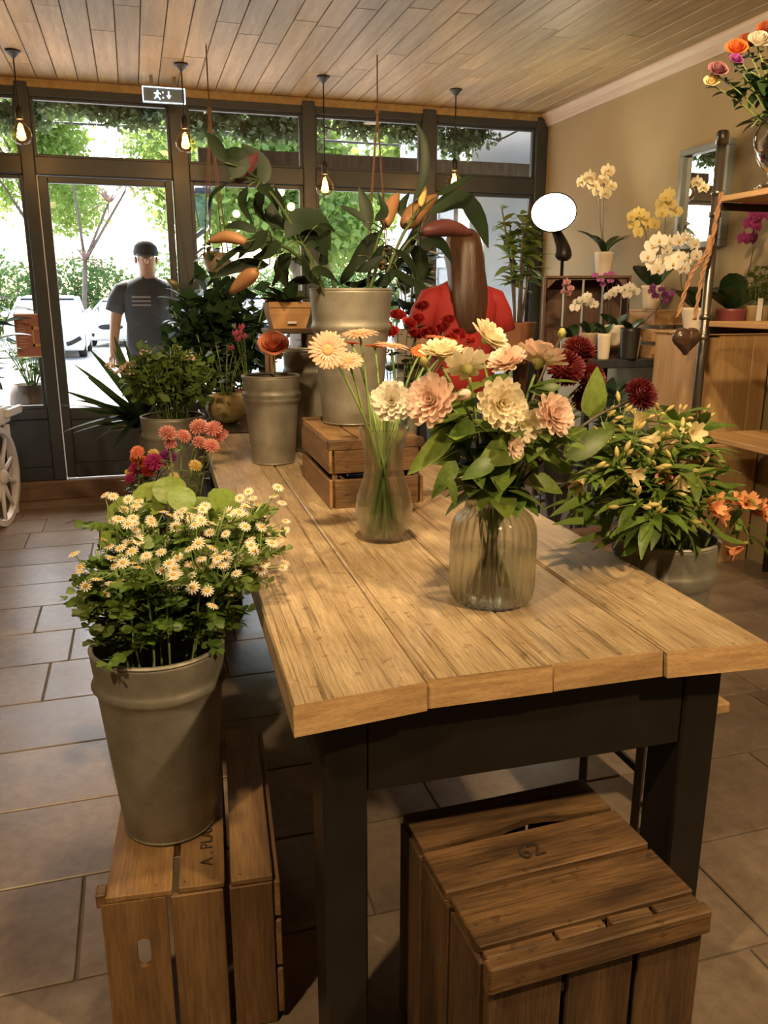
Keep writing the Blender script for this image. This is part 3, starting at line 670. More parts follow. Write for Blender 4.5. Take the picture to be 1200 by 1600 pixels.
for a, b in ((.008, .12), (.13, .25), (.26, W2 - .008)): board('slat', c2_, a, b, D2 - .012, D2, 0, H2 - .014, CRATED, .002, .0008)
inst('stencil_number', text_mesh('62', .048, INK, 'number'), c2_, WM[c2_] @ M.Translation((.150, .178, H2 + .0045)) @ M.Rotation(math.radians(4), 4, 'Z'), label='dark stencilled number 62')

# small crate on the table
c3_ = thing('wooden_crate', 'small slatted crate upside down on the table carrying the lily bucket', 'crate', (.492, 2.171, .78), -math.radians(1.5))
W3, D3, H3 = .278, .45, .192
for z0, z1 in ((.0, .082), (.100, .165)):
    board('slat', c3_, .016, W3 - .016, -.001, .009, z0, z1, CRATEX, .0015, .0006); board('slat', c3_, .016, W3 - .016, D3 - .009, D3 + .001, z0, z1, CRATEX, .0015, .0006)
    board('slat', c3_, .0, .010, .0, D3, z0, z1 + (.022 if z0 else 0), CRATEW, .0015, .0006); board('slat', c3_, W3 - .010, W3, .0, D3, z0, z1 + (.022 if z0 else 0), CRATEW, .0015, .0006)
board('batten', c3_, .0, W3, -.002, .03, .166, H3, CRATEX, .002); board('batten', c3_, .0, W3, D3 - .03, D3 + .002, .166, H3 + .008, CRATEX, .002)
for k in range(3): board('slat', c3_, .004 + k * .091, .089 + k * .091, .031, D3 - .031, H3 - .012, H3, CRATEW, .0015, .0005)
for x in (.011, W3 - .027):
    for y in (.010, D3 - .026): board('corner_post', c3_, x, x + .016, y, y + .016, 0, .165, CRATEX, .001)

# bar stool carrying the alstroemeria bucket
st = thing('stool', 'wooden-seated stool with thin black metal legs beside the table', 'stool', (1.18, 1.60, 0))
def tb4(nm, a, b, r=.013): mk(nm, MB().tube([a, b], r, 4, smooth=False), BLACKP, st, world=True)
for k in range(3): mk('seat_board', bevelled(MB().box(1.055 + k * .083, 1.055 + k * .083 + .081, 1.445, 1.76, .392, .42), .004), PINEY, st, world=True)
for x in (1.088, 1.272):
    for y in (1.482, 1.725): tb4('leg', (x, y, 0), (x, y, .392))
    tb4('rung', (x, 1.482, .25), (x, 1.725, .25), .010)
tb4('rung', (1.088, 1.725, .16), (1.272, 1.725, .16), .010); tb4('rung', (1.088, 1.482, .14), (1.272, 1.482, .14), .010)

# darker table behind, under the gold bowl
bt = thing('side_table', 'dark-topped low table standing past the far end of the plank table', 'table', (.35, 4.05, 0))
mk('tabletop', bevelled(MB().box(.30, 1.15, 3.66, 4.55, .735, .775), .005), pm('dark_tabletop', (.05, .04, .035), (.08, .065, .055), ns=6, rough=.25), bt, world=True)
for x in (.34, 1.05):
    for y in (3.7, 4.46): mk('leg', bevelled(MB().box(x, x + .05, y, y + .05, 0, .735), .004), BLACKP, bt, world=True)

# buckets
def bucket(cx, cy, z0, rb, rt, h, label, beads=(.80, .765), mat=ZINC, name='zinc_bucket', cat='bucket', group='zinc flower buckets', fill=None):
    t = thing(name, label, cat, (cx, cy, z0), group=group)
    pr = []
    n = 44
    for i in range(n + 1):
        f = i / n; r = rb + (rt - rb) * f
        for b in beads:
            r += .0085 * math.exp(-((f - b) / .020) ** 2)
        pr.append((r, h * f))
    pr2 = [(0, .004), (rb - .004, .004)] + pr + [(rt - .0025, h)] + [(r - .003, z) for r, z in reversed(pr[1:])] + [(rb - .003, .008), (0, .008)]
    mk('body', MB().lathe(pr2, 40), mat, t)
    mk('rim', MB().lathe([(rt - .004 + .005 * math.cos(a), h + .005 * math.sin(a)) for a in [k * math.pi / 4 for k in range(9)]], 40), mat, t)
    mk('foot_ring', MB().lathe([(rb - .002 + .004 * math.cos(a), .006 + .005 * math.sin(a)) for a in [k * math.pi / 3 for k in range(7)]], 36), mat, t)
    if fill: mk('water', MB().lathe([(0, h * fill), (rb + (rt - rb) * fill - .006, h * fill), (rb + (rt - rb) * fill - .006, h * fill - .004), (0, h * fill - .004)], 28), WATER if fill < .8 else SOIL, t)
    return t
bk1 = bucket(-.001, 1.50, .33, .089, .126, .388, 'tall zinc bucket full of daisies on the left crate', (.815,), fill=.55)
bk2 = bucket(.647, 2.509, .972, .092, .128, .41, 'large zinc bucket of lily stems standing on the small crate', (.73,), fill=.5)
bk3 = bucket(.452, 2.90, .78, .076, .103, .312, 'zinc bucket holding a single coral rose on the table', (.80, .74), fill=.5)
bk4 = bucket(.655, 3.12, .78, .085, .12, .385, 'zinc bucket half hidden behind the lily bucket', (.8,))
bk5 = bucket(1.178, 1.585, .42, .088, .125, .385, 'zinc bucket full of alstroemeria on the stool', (.80, .755), fill=.6)
b6 = at(270, 650, 3.75)
bk6 = bucket(b6.x, 3.75, .39, .11, .142, b6.z - .39, 'wide zinc bucket with a bushy plant left of the table end', (.82,), fill=.93)

cb = thing('wooden_crate', 'plain crate under the wide zinc bucket by the door', 'crate', (b6.x, 3.75, 0))
for k in range(3): board('top_slat', cb, -.15 + k * .102, -.052 + k * .102, -.15, .15, .376, .389, CRATEW, .002)
for z in (.01, .135, .26):
    for y in (-.15, .14): board('slat', cb, -.15, .154, y, y + .01, z, z + .11, CRATEX, .002)
    for x in (-.15, .144): board('slat', cb, x, x + .01, -.139, .139, z, z + .11, CRATEW, .002)
for x in (-.139, .123):
    for y in (-.139, .119): board('corner_post', cb, x, x + .02, y, y + .02, 0, .375, CRATEV, .001)

# glass vases
def vase(name, label, c, prof, mat, water_z, n=40, rib=0, nr=0):
    t = thing(name, label, 'vase', c)
    th = .0035; inner = [(max(r - th, 0), z + (.006 if i == 0 else 0)) for i, (r, z) in enumerate(prof)]
    pr = [(0, prof[0][1])] + prof + [(prof[-1][0] - th / 2, prof[-1][1] + .002)] + list(reversed(inner)) + [(0, .006)]
    mk('glass_body', MB().lathe(pr, n, rib=rib, nr=nr), mat, t)
    def rad(z):
        for (r0, z0), (r1, z1) in zip(prof, prof[1:]):
            if z0 <= z <= z1: return r0 + (r1 - r0) * (z - z0) / max(z1 - z0, 1e-6)
    zs = [.008 + (water_z - .008) * k / 8 for k in range(9)]
    mk('water', MB().lathe([(0, .008)] + [((rad(z) or .04) - th - .0015, z) for z in zs] + [(0, water_z)], n), WATER, t)
    return t
vg = V((.556, 1.851, .78))
vase1 = vase('glass_vase', 'tall waisted clear glass vase of gerberas on the table', vg, [(.048, 0), (.058, .012), (.068, .045), (.071, .075), (.066, .11), (.052, .15), (.045, .18), (.046, .21), (.053, .245), (.062, .275)], GLS, .105)
vj = V((.638, 1.385, .78))
vase2 = vase('ribbed_jar_vase', 'wide ribbed glass jar of pale dahlias on the table', vj, [(.070, 0), (.079, .008), (.0825, .03), (.0825, .13), (.0805, .15), (.073, .168), (.062, .178), (.056, .184), (.054, .196), (.058, .205), (.0605, .21)], GLSR, .098, 168, .022, 28)
mk('lip', MB().lathe([(.058 + .0045 * math.cos(a), .2105 + .004 * math.sin(a)) for a in [k * math.pi / 4 for k in range(9)]], 48), GLSR, vase2)
# ------------------------------------------------------------------ leaf and flower library
def leaf_mesh(key, mat, prof, fold=.25, curl=.3, n=6, wave=0.0, cup=0.0, ncol=1):
    "unit leaf: length 1 along y, face +z"
    mb = MB(); vs = []; fs = []; cols = [-1 + k / ncol for k in range(2 * ncol + 1)]
    for i in range(n + 1):
        t = i / n; a = curl * t; y = (math.sin(a) / curl if abs(curl) > 1e-4 else t); z = (-(1 - math.cos(a)) / curl if abs(curl) > 1e-4 else 0)
        w = prof(t)
        for c in cols:
            vs.append((w * c, y, z + fold * w * abs(c) + cup * w * c * c + wave * w * abs(c) * math.sin(t * 19 + c * 2)))
    m = len(cols)
    for i in range(n):
        for k in range(m - 1): fs.append((i * m + k, i * m + k + 1, (i + 1) * m + k + 1, (i + 1) * m + k))
    mb.add(vs, fs, True); return mesh_of(mb, mat, key)
def lance(w): return lambda t: max(.012, w * math.sin(math.pi * min(1, t ** .8 * .98 + .01)) ** .9)
def ovate(w): return lambda t: max(.015, w * (math.sin(math.pi * t ** .62) ** .75 if t > 0 else 0))
def obov(w): return lambda t: max(.02, w * (.35 + .65 * math.sin(math.pi * (.12 + .80 * t ** 1.25)) ** .9) if t < .93 else w * .42)
def roundp(w): return lambda t: max(.04, w * math.sqrt(max(0, 1 - (2 * t - 1) ** 2)))
LF = {
    'dahlia': leaf_mesh('leaf', LEAFM, ovate(.27), .22, .5, 8), 'dahlia_l': leaf_mesh('leaf', LEAFL, ovate(.29), .2, .35, 8),
    'lance': leaf_mesh('leaf', LEAFM, lance(.13), .3, .7, 7), 'lance_l': leaf_mesh('leaf', LEAFL, lance(.12), .3, .8, 7), 'lance_d': leaf_mesh('leaf', LEAFD, lance(.14), .3, .6, 7),
    'ficus': leaf_mesh('leaf', LEAFD, ovate(.27), .25, .5, 6), 'rose': leaf_mesh('leaf', LEAFD, ovate(.33), .2, .4, 6), 'mid': leaf_mesh('leaf', LEAFM, ovate(.25), .25, .6, 6), 'light': leaf_mesh('leaf', LEAFL, ovate(.22), .25, .6, 6),
    'round': leaf_mesh('leaf', LEAFL, roundp(.5), .12, .45, 10, .06, ncol=2), 'strap': leaf_mesh('leaf', LEAFD, lambda t: .13 * (1 - .55 * abs(2 * t - .9) ** 2.5) if t < .97 else .03, .3, .8, 8),
    'orchid': leaf_mesh('leaf', LEAFD, lambda t: .17 * (1 - abs(2 * t - 1.05) ** 3) + .02 if t < .98 else .05, .22, .45, 8), 'sword': leaf_mesh('leaf', LEAFD, lambda t: .035 * (1 - t ** 2.2) + .003, .5, .25, 6), 'blue': leaf_mesh('leaf', LEAFB, ovate(.26), .2, .4, 6),
}
def put_leaf(kind, parent, p, d, L, up=(0, 0, 1), w=1.0, name='leaf'):
    return inst(name, LF[kind], parent, yor(p, d, up, (L * w, L, L)))
PT = {}
def petal(mat, kind):
    k = (mat.name, kind)
    if k not in PT:
        if kind == 'dahlia': PT[k] = leaf_mesh('petal', mat, obov(.21), .30, -.45, 6)
        elif kind == 'pompon': PT[k] = leaf_mesh('petal', mat, obov(.15), .5, -.5, 4)
        elif kind == 'lily': PT[k] = leaf_mesh('petal', mat, lance(.17), .25, -.5, 6)
        elif kind == 'orchid': PT[k] = leaf_mesh('petal', mat, roundp(.5), .05, .3, 6)
        else: PT[k] = leaf_mesh('petal', mat, obov(.25), .2, -.3, 5)
    return PT[k]
def rad_m(q, e, base, s, lift=0.0):
    r = V((math.cos(q), math.sin(q), 0)); z = V((0, 0, 1)); d = r * math.cos(e) + z * math.sin(e); up = z * math.cos(e) - r * math.sin(e)
    return yor(r * base + z * lift, d, up, s)
def joined(name, me, mats_, mat, start=None):
    "petals of one head joined into one mesh"
    v0 = [v.co.copy() for v in me.vertices]; f0 = [tuple(p.vertices) for p in me.polygons]; mb = start or MB()
    for m_ in mats_: mb.add([m_ @ v for v in v0], f0, True)
    return mesh_of(mb, mat, name)
HEAD = {}
def gerbera_mesh(mat):
    if ('g', mat.name) not in HEAD:
        pt = leaf_mesh('p', mat, obov(.115), .15, .15, 5); rr = random.Random(3); ms = []
        for n, e, L, b in ((24, .02, .74, .26), (22, .16, .66, .25), (18, .42, .36, .2)):
            for k in range(n): ms.append(rad_m(2 * math.pi * (k + .5 * (n == 22)) / n + rr.uniform(-.04, .04), e + rr.uniform(-.07, .07), b, (L * 1.1, L * rr.uniform(.93, 1.05), L)))
        HEAD[('g', mat.name)] = joined('petals', pt, ms, mat)
        HEAD['gd'] = mesh_of(MB().lathe([(0, .09), (.12, .10), (.22, .085), (.28, .04), (.28, -.03), (.2, -.1), (.06, -.14), (0, -.14)], 20), DISCO, 'disc')
    return HEAD[('g', mat.name)]
def pompon_mesh(mat, dens=1.0, key='b'):
    if (key, mat.name) not in HEAD:
        pt = leaf_mesh('p', mat, obov(.14), .55, -.35, 4); rr = random.Random(5); ms = []; b0 = .34 if key == 'm' else .46; ls = 1.0 if key == 'm' else .80
        for e, n, L in ((-.35, 18, .62), (-.05, 20, .66), (.22, 20, .64), (.5, 18, .58), (.78, 14, .5), (1.05, 10, .42), (1.32, 7, .36), (1.5, 4, .30)):
            for k in range(int(n * dens)): ms.append(rad_m(2 * math.pi * k / int(n * dens) + e * 3 + rr.uniform(-.06, .06), e + rr.uniform(-.08, .08), b0 * math.cos(e), (L * 1.2 * ls, L * ls * rr.uniform(.9, 1.08), L), b0 * .9 * math.sin(e)))
        HEAD[(key, mat.name)] = joined('petals', pt, ms, mat, MB().ell((0, 0, .02), b0, b0, b0 * 1.02, 12, 8))
    return HEAD[(key, mat.name)]
def daisy_meshes():
    if 'd' not in HEAD:
        pt = leaf_mesh('p', WHITEP, obov(.17), .1, .35, 3); ms = [rad_m(2 * math.pi * k / 13, .05 + .06 * (k % 2), .26, (.72, .74, .74)) for k in range(13)]
        HEAD['d'] = joined('petals', pt, ms, WHITEP)
        HEAD['dd'] = mesh_of(MB().lathe([(0, .2), (.15, .19), (.28, .12), (.34, .02), (.3, -.06), (0, -.1)], 12), DISCY, 'disc')
    return HEAD['d'], HEAD['dd']
def rose_mesh(mat):
    if ('r', mat.name) not in HEAD:
        mb = MB(); rr = random.Random(9)
        for ring, (n, r, h, tilt) in enumerate(((3, .16, .78, .02), (4, .30, .76, .08), (5, .46, .70, .2), (5, .62, .62, .42), (6, .78, .52, .75))):
            for k in range(n):
                q0 = 2 * math.pi * (k + ring * .37) / n; sp = 2 * math.pi / n * .78; vs = []; fs = []
                for i in range(5):
                    t = i / 4; rad = r * (.35 + .65 * math.sin(math.pi / 2 * t)) + tilt * .28 * t * t
                    for j in range(7):
                        u = -1 + j / 3; q = q0 + u * sp * (.55 + .45 * math.sin(math.pi * (.15 + .7 * t)))
                        vs.append((rad * math.cos(q), rad * math.sin(q), -.35 + h * 1.25 * t - .10 * u * u * t - tilt * .25 * t ** 3))
                for i in range(4):
                    for j in range(6): fs.append((i * 7 + j, i * 7 + j + 1, (i + 1) * 7 + j + 1, (i + 1) * 7 + j))
                mb.add(vs, fs, True)
        mb.ell((0, 0, -.2), .3, .3, .3, 10, 6)
        HEAD[('r', mat.name)] = mesh_of(mb, mat, 'petals')
        pt = leaf_mesh('p', STEM, lance(.16), .2, .6, 4); HEAD['calyx'] = joined('calyx', pt, [rad_m(2 * math.pi * k / 5, -.1, .06, (.6, .6, .6), -.42) for k in range(5)], STEM)
    return HEAD[('r', mat.name)]
def stem(parent, pts, r, mat=STEM, n=10, name='stem', taper=.8):
    P = bez(pts, n); m = len(P)
    return mk(name, MB().tube(P, [r * (1 - (1 - taper) * i / (m - 1)) for i in range(m)], 6), mat, parent, world=True)
def along(pts, t):
    P = bez(pts, 12); f = t * (len(P) - 1); i = min(int(f), len(P) - 2); return P[i].lerp(P[i + 1], f - i), (P[i + 1] - P[i]).normalized()
def rdir(rr, zlo=-.3, zhi=.8):
    q = rr.uniform(0, 2 * math.pi); z = rr.uniform(zlo, zhi); c = math.sqrt(max(0, 1 - z * z)); return V((c * math.cos(q), c * math.sin(q), z))

# ------------------------------------------------------------------ dahlias in the ribbed jar
def dahlia(px, py, Y, rp, ax, label, mat=PALE, kind='double', base=None, center=vj, zneck=.20, leaves=3, leafkind='dahlia', lrange=(.32, .84), seed=0, stemmat=STEM, group='pale dahlias in the ribbed jar'):
    rr = random.Random(px * 31 + py + seed); h = at(px, py, Y); rad = rp / ppm(h) * (1.13 if kind in ('double', 'single') else 1.0); ax = V(ax).normalized()
    q = math.atan2(h.y - center.y, h.x - center.x); bq = q + math.pi + rr.uniform(-.5, .5)
    b = V((center.x + .045 * math.cos(bq), center.y + .045 * math.sin(bq), center.z + .012))
    nk = V((center.x + .030 * math.cos(q), center.y + .030 * math.sin(q), center.z + zneck))
    mid = nk.lerp(h, .55) + V((0, 0, .03)); pts = [b, nk, mid, h - ax * rad * .55]
    t = thing('dahlia', label, 'flower', b, group=group)
    stem(t, pts, .0034, stemmat, 12)
    hm = zor(h, ax, rad, rr.uniform(0, 6))
    if kind == 'pompon':
        inst('flower_head', pompon_mesh(mat, 1.35), t, hm)
    elif kind == 'bud':
        o = mk('bud', MB().ell((0, 0, 0), .7, .7, 1.0, 10, 8), mat, t); WM[o] = hm; o.matrix_basis = WM[t].inverted() @ hm
        pt = petal(STEM, 'lily')
        for k in range(5): inst('sepal', pt, t, hm @ rad_m(k * 1.257, 1.0, .45, (1.1, 1.2, 1), -.75))
    else:
        hd = inst('flower_head', HEAD.setdefault('core', mesh_of(MB().lathe([(0, .16), (.1, .15), (.2, .06), (.24, -.08), (.16, -.25), (.05, -.36), (0, -.36)], 14), BUDG, 'core')), t, hm)
        pt = petal(mat, 'dahlia')
        rings = ((12, .0, .82, .17, -.03), (12, .20, .79, .17, .0), (11, .42, .71, .15, .03), (9, .68, .58, .13, .06), (8, .95, .45, .10, .08), (6, 1.2, .34, .06, .1)) if kind == 'double' else ((10, .05, .82, .18, -.03), (10, .28, .74, .16, .0), (7, .75, .44, .12, .05))
        for n, e, L, bb, lift in rings:
            o0 = rr.uniform(0, 6)
            for k in range(n):
                l = L * rr.uniform(.93, 1.06)
                inst('petal', pt, hd, hm @ rad_m(o0 + 2 * math.pi * k / n + rr.uniform(-.07, .07), e + rr.uniform(-.1, .1), bb, (l * 1.12, l, l), lift))
    for k in range(leaves + (5 if leaves > 2 else 0)):
        p, tg = along(pts, rr.uniform(*lrange)); d = rdir(rr, -.45, .45); d = (d + V((h.x - center.x, (h.y - center.y), 0)) * 2.0).normalized()
        put_leaf(leafkind if rr.random() > .2 else 'dahlia_l', t, p, d, rr.uniform(.055, .095))
    return t
F = (-.25, -1, .25)
dahlia(675, 626, 1.33, 39, (-.75, -.75, .35), 'blush double dahlia leaning left beside the gerbera vase', PINKP, leaves=6)
dahlia(782, 632, 1.27, 39, (-.05, -1, .22), 'cream dahlia facing front, the most open in the jar', PALE, leaves=6)
dahlia(816, 664, 1.29, 31, (.05, -1, .05), 'cream dahlia half hidden below the front-facing one', PALE, 'single', leaves=5)
dahlia(863, 649, 1.29, 34, (.25, -.9, .42), 'peach-tinted dahlia at the right front of the jar', PINKP, leaves=5)
dahlia(690, 552, 1.43, 32, (-.1, -.25, 1), 'cream dahlia seen from the side, upper left of the jar', PALE, leaves=4)
dahlia(730, 574, 1.36, 34, (.1, .75, .75), 'cream dahlia turned away showing its back petals', PALE, 'single', leaves=4)
dahlia(762, 528, 1.48, 32, (.45, -.55, .75), 'cream round dahlia standing highest above the jar', PALE, leaves=4)
dahlia(792, 566, 1.40, 30, (-.5, -.35, .9), 'blush dahlia in side view at the top middle', PINKP, leaves=4)
dahlia(843, 562, 1.42, 40, (.4, .2, .9), 'large blush dahlia tilted up at the top right of the jar', PINKP, leaves=5)
dahlia(803, 698, 1.27, 18, (.35, -.9, .1), 'small half-opened pink dahlia hanging low over the jar', PINKP, 'single', leaves=3)
dahlia(724, 617, 1.32, 13, (.8, -.4, .3), 'pink dahlia bud between the blush and cream blooms', PINKP, 'bud', leaves=4)
dahlia(663, 566, 1.36, 10, (-.4, -.3, .8), 'round green dahlia bud at the upper left', BUDG, 'bud', leaves=3)
dahlia(876, 686, 1.30, 10, (.5, -.8, .2), 'yellow-green dahlia bud below the peach bloom', BUDG, 'bud', leaves=5)
dahlia(905, 548, 1.55, 28, (.1, -.5, .8), 'burgundy dahlia highest of the dark cluster', BURG, 'pompon', leaves=1, stemmat=STEMD, group='burgundy dahlias')
dahlia(884, 576, 1.50, 31, (-.1, -.8, .5), 'burgundy dahlia at the left of the dark cluster', BURG, 'pompon', leaves=2, stemmat=STEMD, group='burgundy dahlias')
dahlia(923, 592, 1.52, 27, (.3, -.8, .4), 'burgundy dahlia at the right of the dark cluster', BURG, 'pompon', leaves=2, stemmat=STEMD, group='burgundy dahlias')
dahlia(912, 622, 1.54, 22, (.1, -.9, -.2), 'small burgundy dahlia lowest in the dark cluster', BURG, 'pompon', leaves=1, stemmat=STEMD, group='burgundy dahlias')
d5 = dahlia(1001, 616, 1.38, 29, (.25, -.75, .55), 'single burgundy dahlia reaching right over the alstroemeria', BURG, 'pompon', leaves=2, stemmat=STEMD, group='burgundy dahlias')
dahlia(878, 521, 1.60, 9, (0, -.2, 1), 'pale green bud above the burgundy dahlias', BUDG, 'bud', leaves=0, stemmat=STEMD, group='burgundy dahlias')
# large single leaves that the picture shows clearly
fol = d5
for (a, b, Y, w, k) in (((922, 652), (938, 575), 1.46, .9, 'dahlia_l'), ((880, 712), (968, 668), 1.36, .8, 'dahlia'), ((815, 690), (750, 722), 1.30, 1.1, 'dahlia_l'), ((838, 690), (880, 722), 1.30, 1.15, 'dahlia_l'),
                        ((705, 672), (640, 742), 1.34, .6, 'dahlia_l'), ((720, 710), (658, 716), 1.40, .8, 'dahlia_l'), ((712, 720), (676, 778), 1.30, .7, 'dahlia'), ((735, 700), (690, 640), 1.36, .9, 'dahlia'), ((700, 745), (718, 795), 1.28, .6, 'dahlia'),
                        ((825, 745), (885, 768), 1.38, .8, 'dahlia_l'), ((770, 730), (800, 640), 1.36, .9, 'dahlia'), ((740, 660), (700, 690), 1.31, 1.0, 'dahlia'), ((850, 720), (905, 735), 1.42, .8, 'dahlia'), ((770, 720), (725, 745), 1.29, .9, 'dahlia'), ((800, 600), (760, 590), 1.44, .9, 'dahlia'), ((835, 610), (880, 600), 1.45, .9, 'dahlia')):
    p, q = at(*a, Y), at(*b, Y - .02); put_leaf(k, fol, p, q - p, (q - p).length, up=(R.uniform(-.3, .3), -1, .5), w=w)
for (a, b) in (((765, 775), (780, 690)), ((775, 775), (730, 700)), ((770, 775), (830, 700)), ((760, 775), (700, 720))):
    stem(fol, [V((vj.x + R.uniform(-.03, .03), vj.y + R.uniform(-.03, .03), .795)), V((vj.x + R.uniform(-.02, .02), vj.y + R.uniform(-.02, .02), .98)), at(*b, 1.36)], .0045, pm('stem_brown', (.16, .10, .05), (.22, .15, .07), ns=9, rough=.6), 10, 'side_stem')

# ------------------------------------------------------------------ gerberas in the tall vase
def gerbera(px, py, Y, rp, ax, label, mat=GERBP, center=vg, ztop=.27, rneck=.03, group='gerberas in the tall vase', zmid=.18):
    rr = random.Random(px + py); h = at(px, py, Y); rad = rp / ppm(h); ax = V(ax).normalized(); q = math.atan2(h.y - center.y, h.x - center.x)
    b = V((center.x - .035 * math.cos(q) + rr.uniform(-.012, .012), center.y - .035 * math.sin(q) + rr.uniform(-.012, .012), center.z + .012))
    m1 = V((center.x + .012 * math.cos(q), center.y + .012 * math.sin(q), center.z + zmid)); m2 = V((center.x + .042 * math.cos(q), center.y + .042 * math.sin(q), center.z + ztop))
    t = thing('gerbera', label, 'flower', b, group=group)
    stem(t, [b, m1, m2, m2.lerp(h, .6) + V((0, 0, .015)), h - ax * rad * .12], .0036, STEM, 16)
    hm = zor(h, ax, rad, rr.uniform(0, 6)); hd = inst('petals', gerbera_mesh(mat), t, hm); inst('disc', HEAD['gd'], hd, hm)
    return t
gerbera(512, 547, 1.80, 31, (-.35, -1, .15), 'peach gerbera facing front, leftmost in the tall vase')
gerbera(543, 563, 1.84, 26, (-.1, -.45, .9), 'peach gerbera tucked just behind the front-facing one')
gerbera(562, 521, 1.92, 30, (-.1, -.15, 1), 'peach gerbera seen edge-on, highest in the tall vase')
gerbera(612, 540, 1.86, 28, (.1, -.1, 1), 'peach gerbera seen edge-on at the right of the vase')
gerbera(586, 541, 2.02, 20, (.1, .1, 1), 'coral gerbera partly hidden between peach ones', CORAL)
gerbera(550, 536, 2.04, 17, (.1, .1, 1), 'small coral gerbera peeking out behind the peach ones', CORAL)
gerbera(658, 548, 1.98, 17, (-.2, -.5, .8), 'small orange gerbera below the red roses', GERBO)
gerbera(690, 529, 1.95, 27, (.15, -.05, 1), 'orange gerbera edge-on over the blush dahlia', pm('petal_tangerine', (.80, .30, .11), (.86, .42, .18), ns=9, rough=.5, transl=.28))
gerbera(702, 542, 2.0, 24, (.1, -.1, 1), 'deep orange gerbera just under the tangerine one', GERBO)
dahlia(612, 628, 1.72, 31, (-.35, -.9, .35), 'white dahlia drooping at the mouth of the gerbera vase', WHITEP, 'double', center=vg, zneck=.25, leaves=0, group='gerberas in the tall vase')
for k in range(10):
    q = R.uniform(0, 6.28); a = V((vg.x + .04 * math.cos(q), vg.y + .04 * math.sin(q), vg.z + .012)); b = V((vg.x - .035 * math.cos(q + .6), vg.y - .035 * math.sin(q + .6), vg.z + .27 + R.uniform(0, .1)))
    t = thing('cut_stem', 'bare green flower stem crossing inside the tall vase', 'stem', a, group='bare stems in the tall vase'); stem(t, [a, V((vg.x, vg.y, vg.z + .17)) + rdir(R) * .012, b], .0033, STEM, 8)

# ------------------------------------------------------------------ daisies in the left bucket
dm, dd = daisy_meshes(); bc = V((-.001, 1.50, .33))
def feather(mb, p, d, L, rr):
    sd = d.cross(V((0, 0, 1))); sd = sd.normalized() if sd.length > .05 else V((1, 0, 0))
    for i in range(4):
        f = .25 + .22 * i; c = p + d * L * f
        for s in (-1, 1):
            dv = (d * .6 + sd * s + V((0, 0, rr.uniform(-.3, .3)))).normalized()
            mb.blade([c, c + dv * L * .22, c + dv * L * (.42 - .06 * i)], L * .20, normal=rdir(rr, .2, 1), n=3, fold=.15)
    mb.blade([p, p + d * L * .6, p + d * L - V((0, 0, L * .12))], L * .22, normal=rdir(rr, .3, 1), n=4)
sprays = [(-.02, -.02)] * 0
spots = []
rr = random.Random(77)
for k in range(22):
    px = 175 + (k % 11) * 23 + rr.uniform(-10, 10); py = (812 if k < 11 else 872) + rr.uniform(-22, 26); Y = 1.50 + (.09 if k < 11 else -.06) + rr.uniform(-.05, .05)
    spots.append((px, py, Y))
spots += [(160, 905, 1.48), (176, 930, 1.46), (150, 860, 1.52), (415, 800, 1.56), (405, 850, 1.5), (410, 785, 1.6)]
for px, py, Y in spots:
    rr = random.Random(int(px * 7 + py)); top = at(px, py, Y); q = math.atan2(top.y - bc.y, top.x - bc.x)
    b = bc + V((.05 * math.cos(q) + rr.uniform(-.03, .03), .05 * math.sin(q) + rr.uniform(-.03, .03), .10)); rim = bc + V((.085 * math.cos(q), .085 * math.sin(q), .385))
    if (V((top.x, top.y, 0)) - V((bc.x, bc.y, 0))).length < .085: rim = bc + V(((top.x - bc.x) * .8, (top.y - bc.y) * .8, .385))
    main = [b, rim, rim.lerp(top, .5) + V((0, 0, .02)), top]
    t = thing('daisy_spray', 'branching stem of small white daisies in the zinc bucket on the crate', 'flower', b, group='daisy sprays in the left bucket')
    sm = MB(); sm.tube(bez(main, 10), .0026, 5); fo = MB(); heads = []
    for k in range(rr.randint(5, 8)):
        p, tg = along(main, rr.uniform(.72, .98)); e = top + V((rr.uniform(-.045, .045), rr.uniform(-.045, .045), rr.uniform(-.05, .035)))
        sm.tube(bez([p, p.lerp(e, .5) + V((0, 0, -.006)), e], 5), .0012, 4); heads.append((e, (V((rr.uniform(-.6, .6), rr.uniform(-1.1, .2), 1))).normalized()))
    mk('stem', sm, STEM, t, world=True)
    for k in range(15):
        p, tg = along(main, rr.uniform(.36, .92)); feather(fo, p, (rdir(rr, -.35, .6) + tg * .2).normalized(), rr.uniform(.04, .08), rr)
    mk('foliage', fo, LEAFM, t, world=True)
    for e, ax in heads:
        hm = zor(e, ax, rr.uniform(.0105, .014), rr.uniform(0, 6)); f_ = inst('flower_head', dm, t, hm); inst('disc', dd, f_, hm)

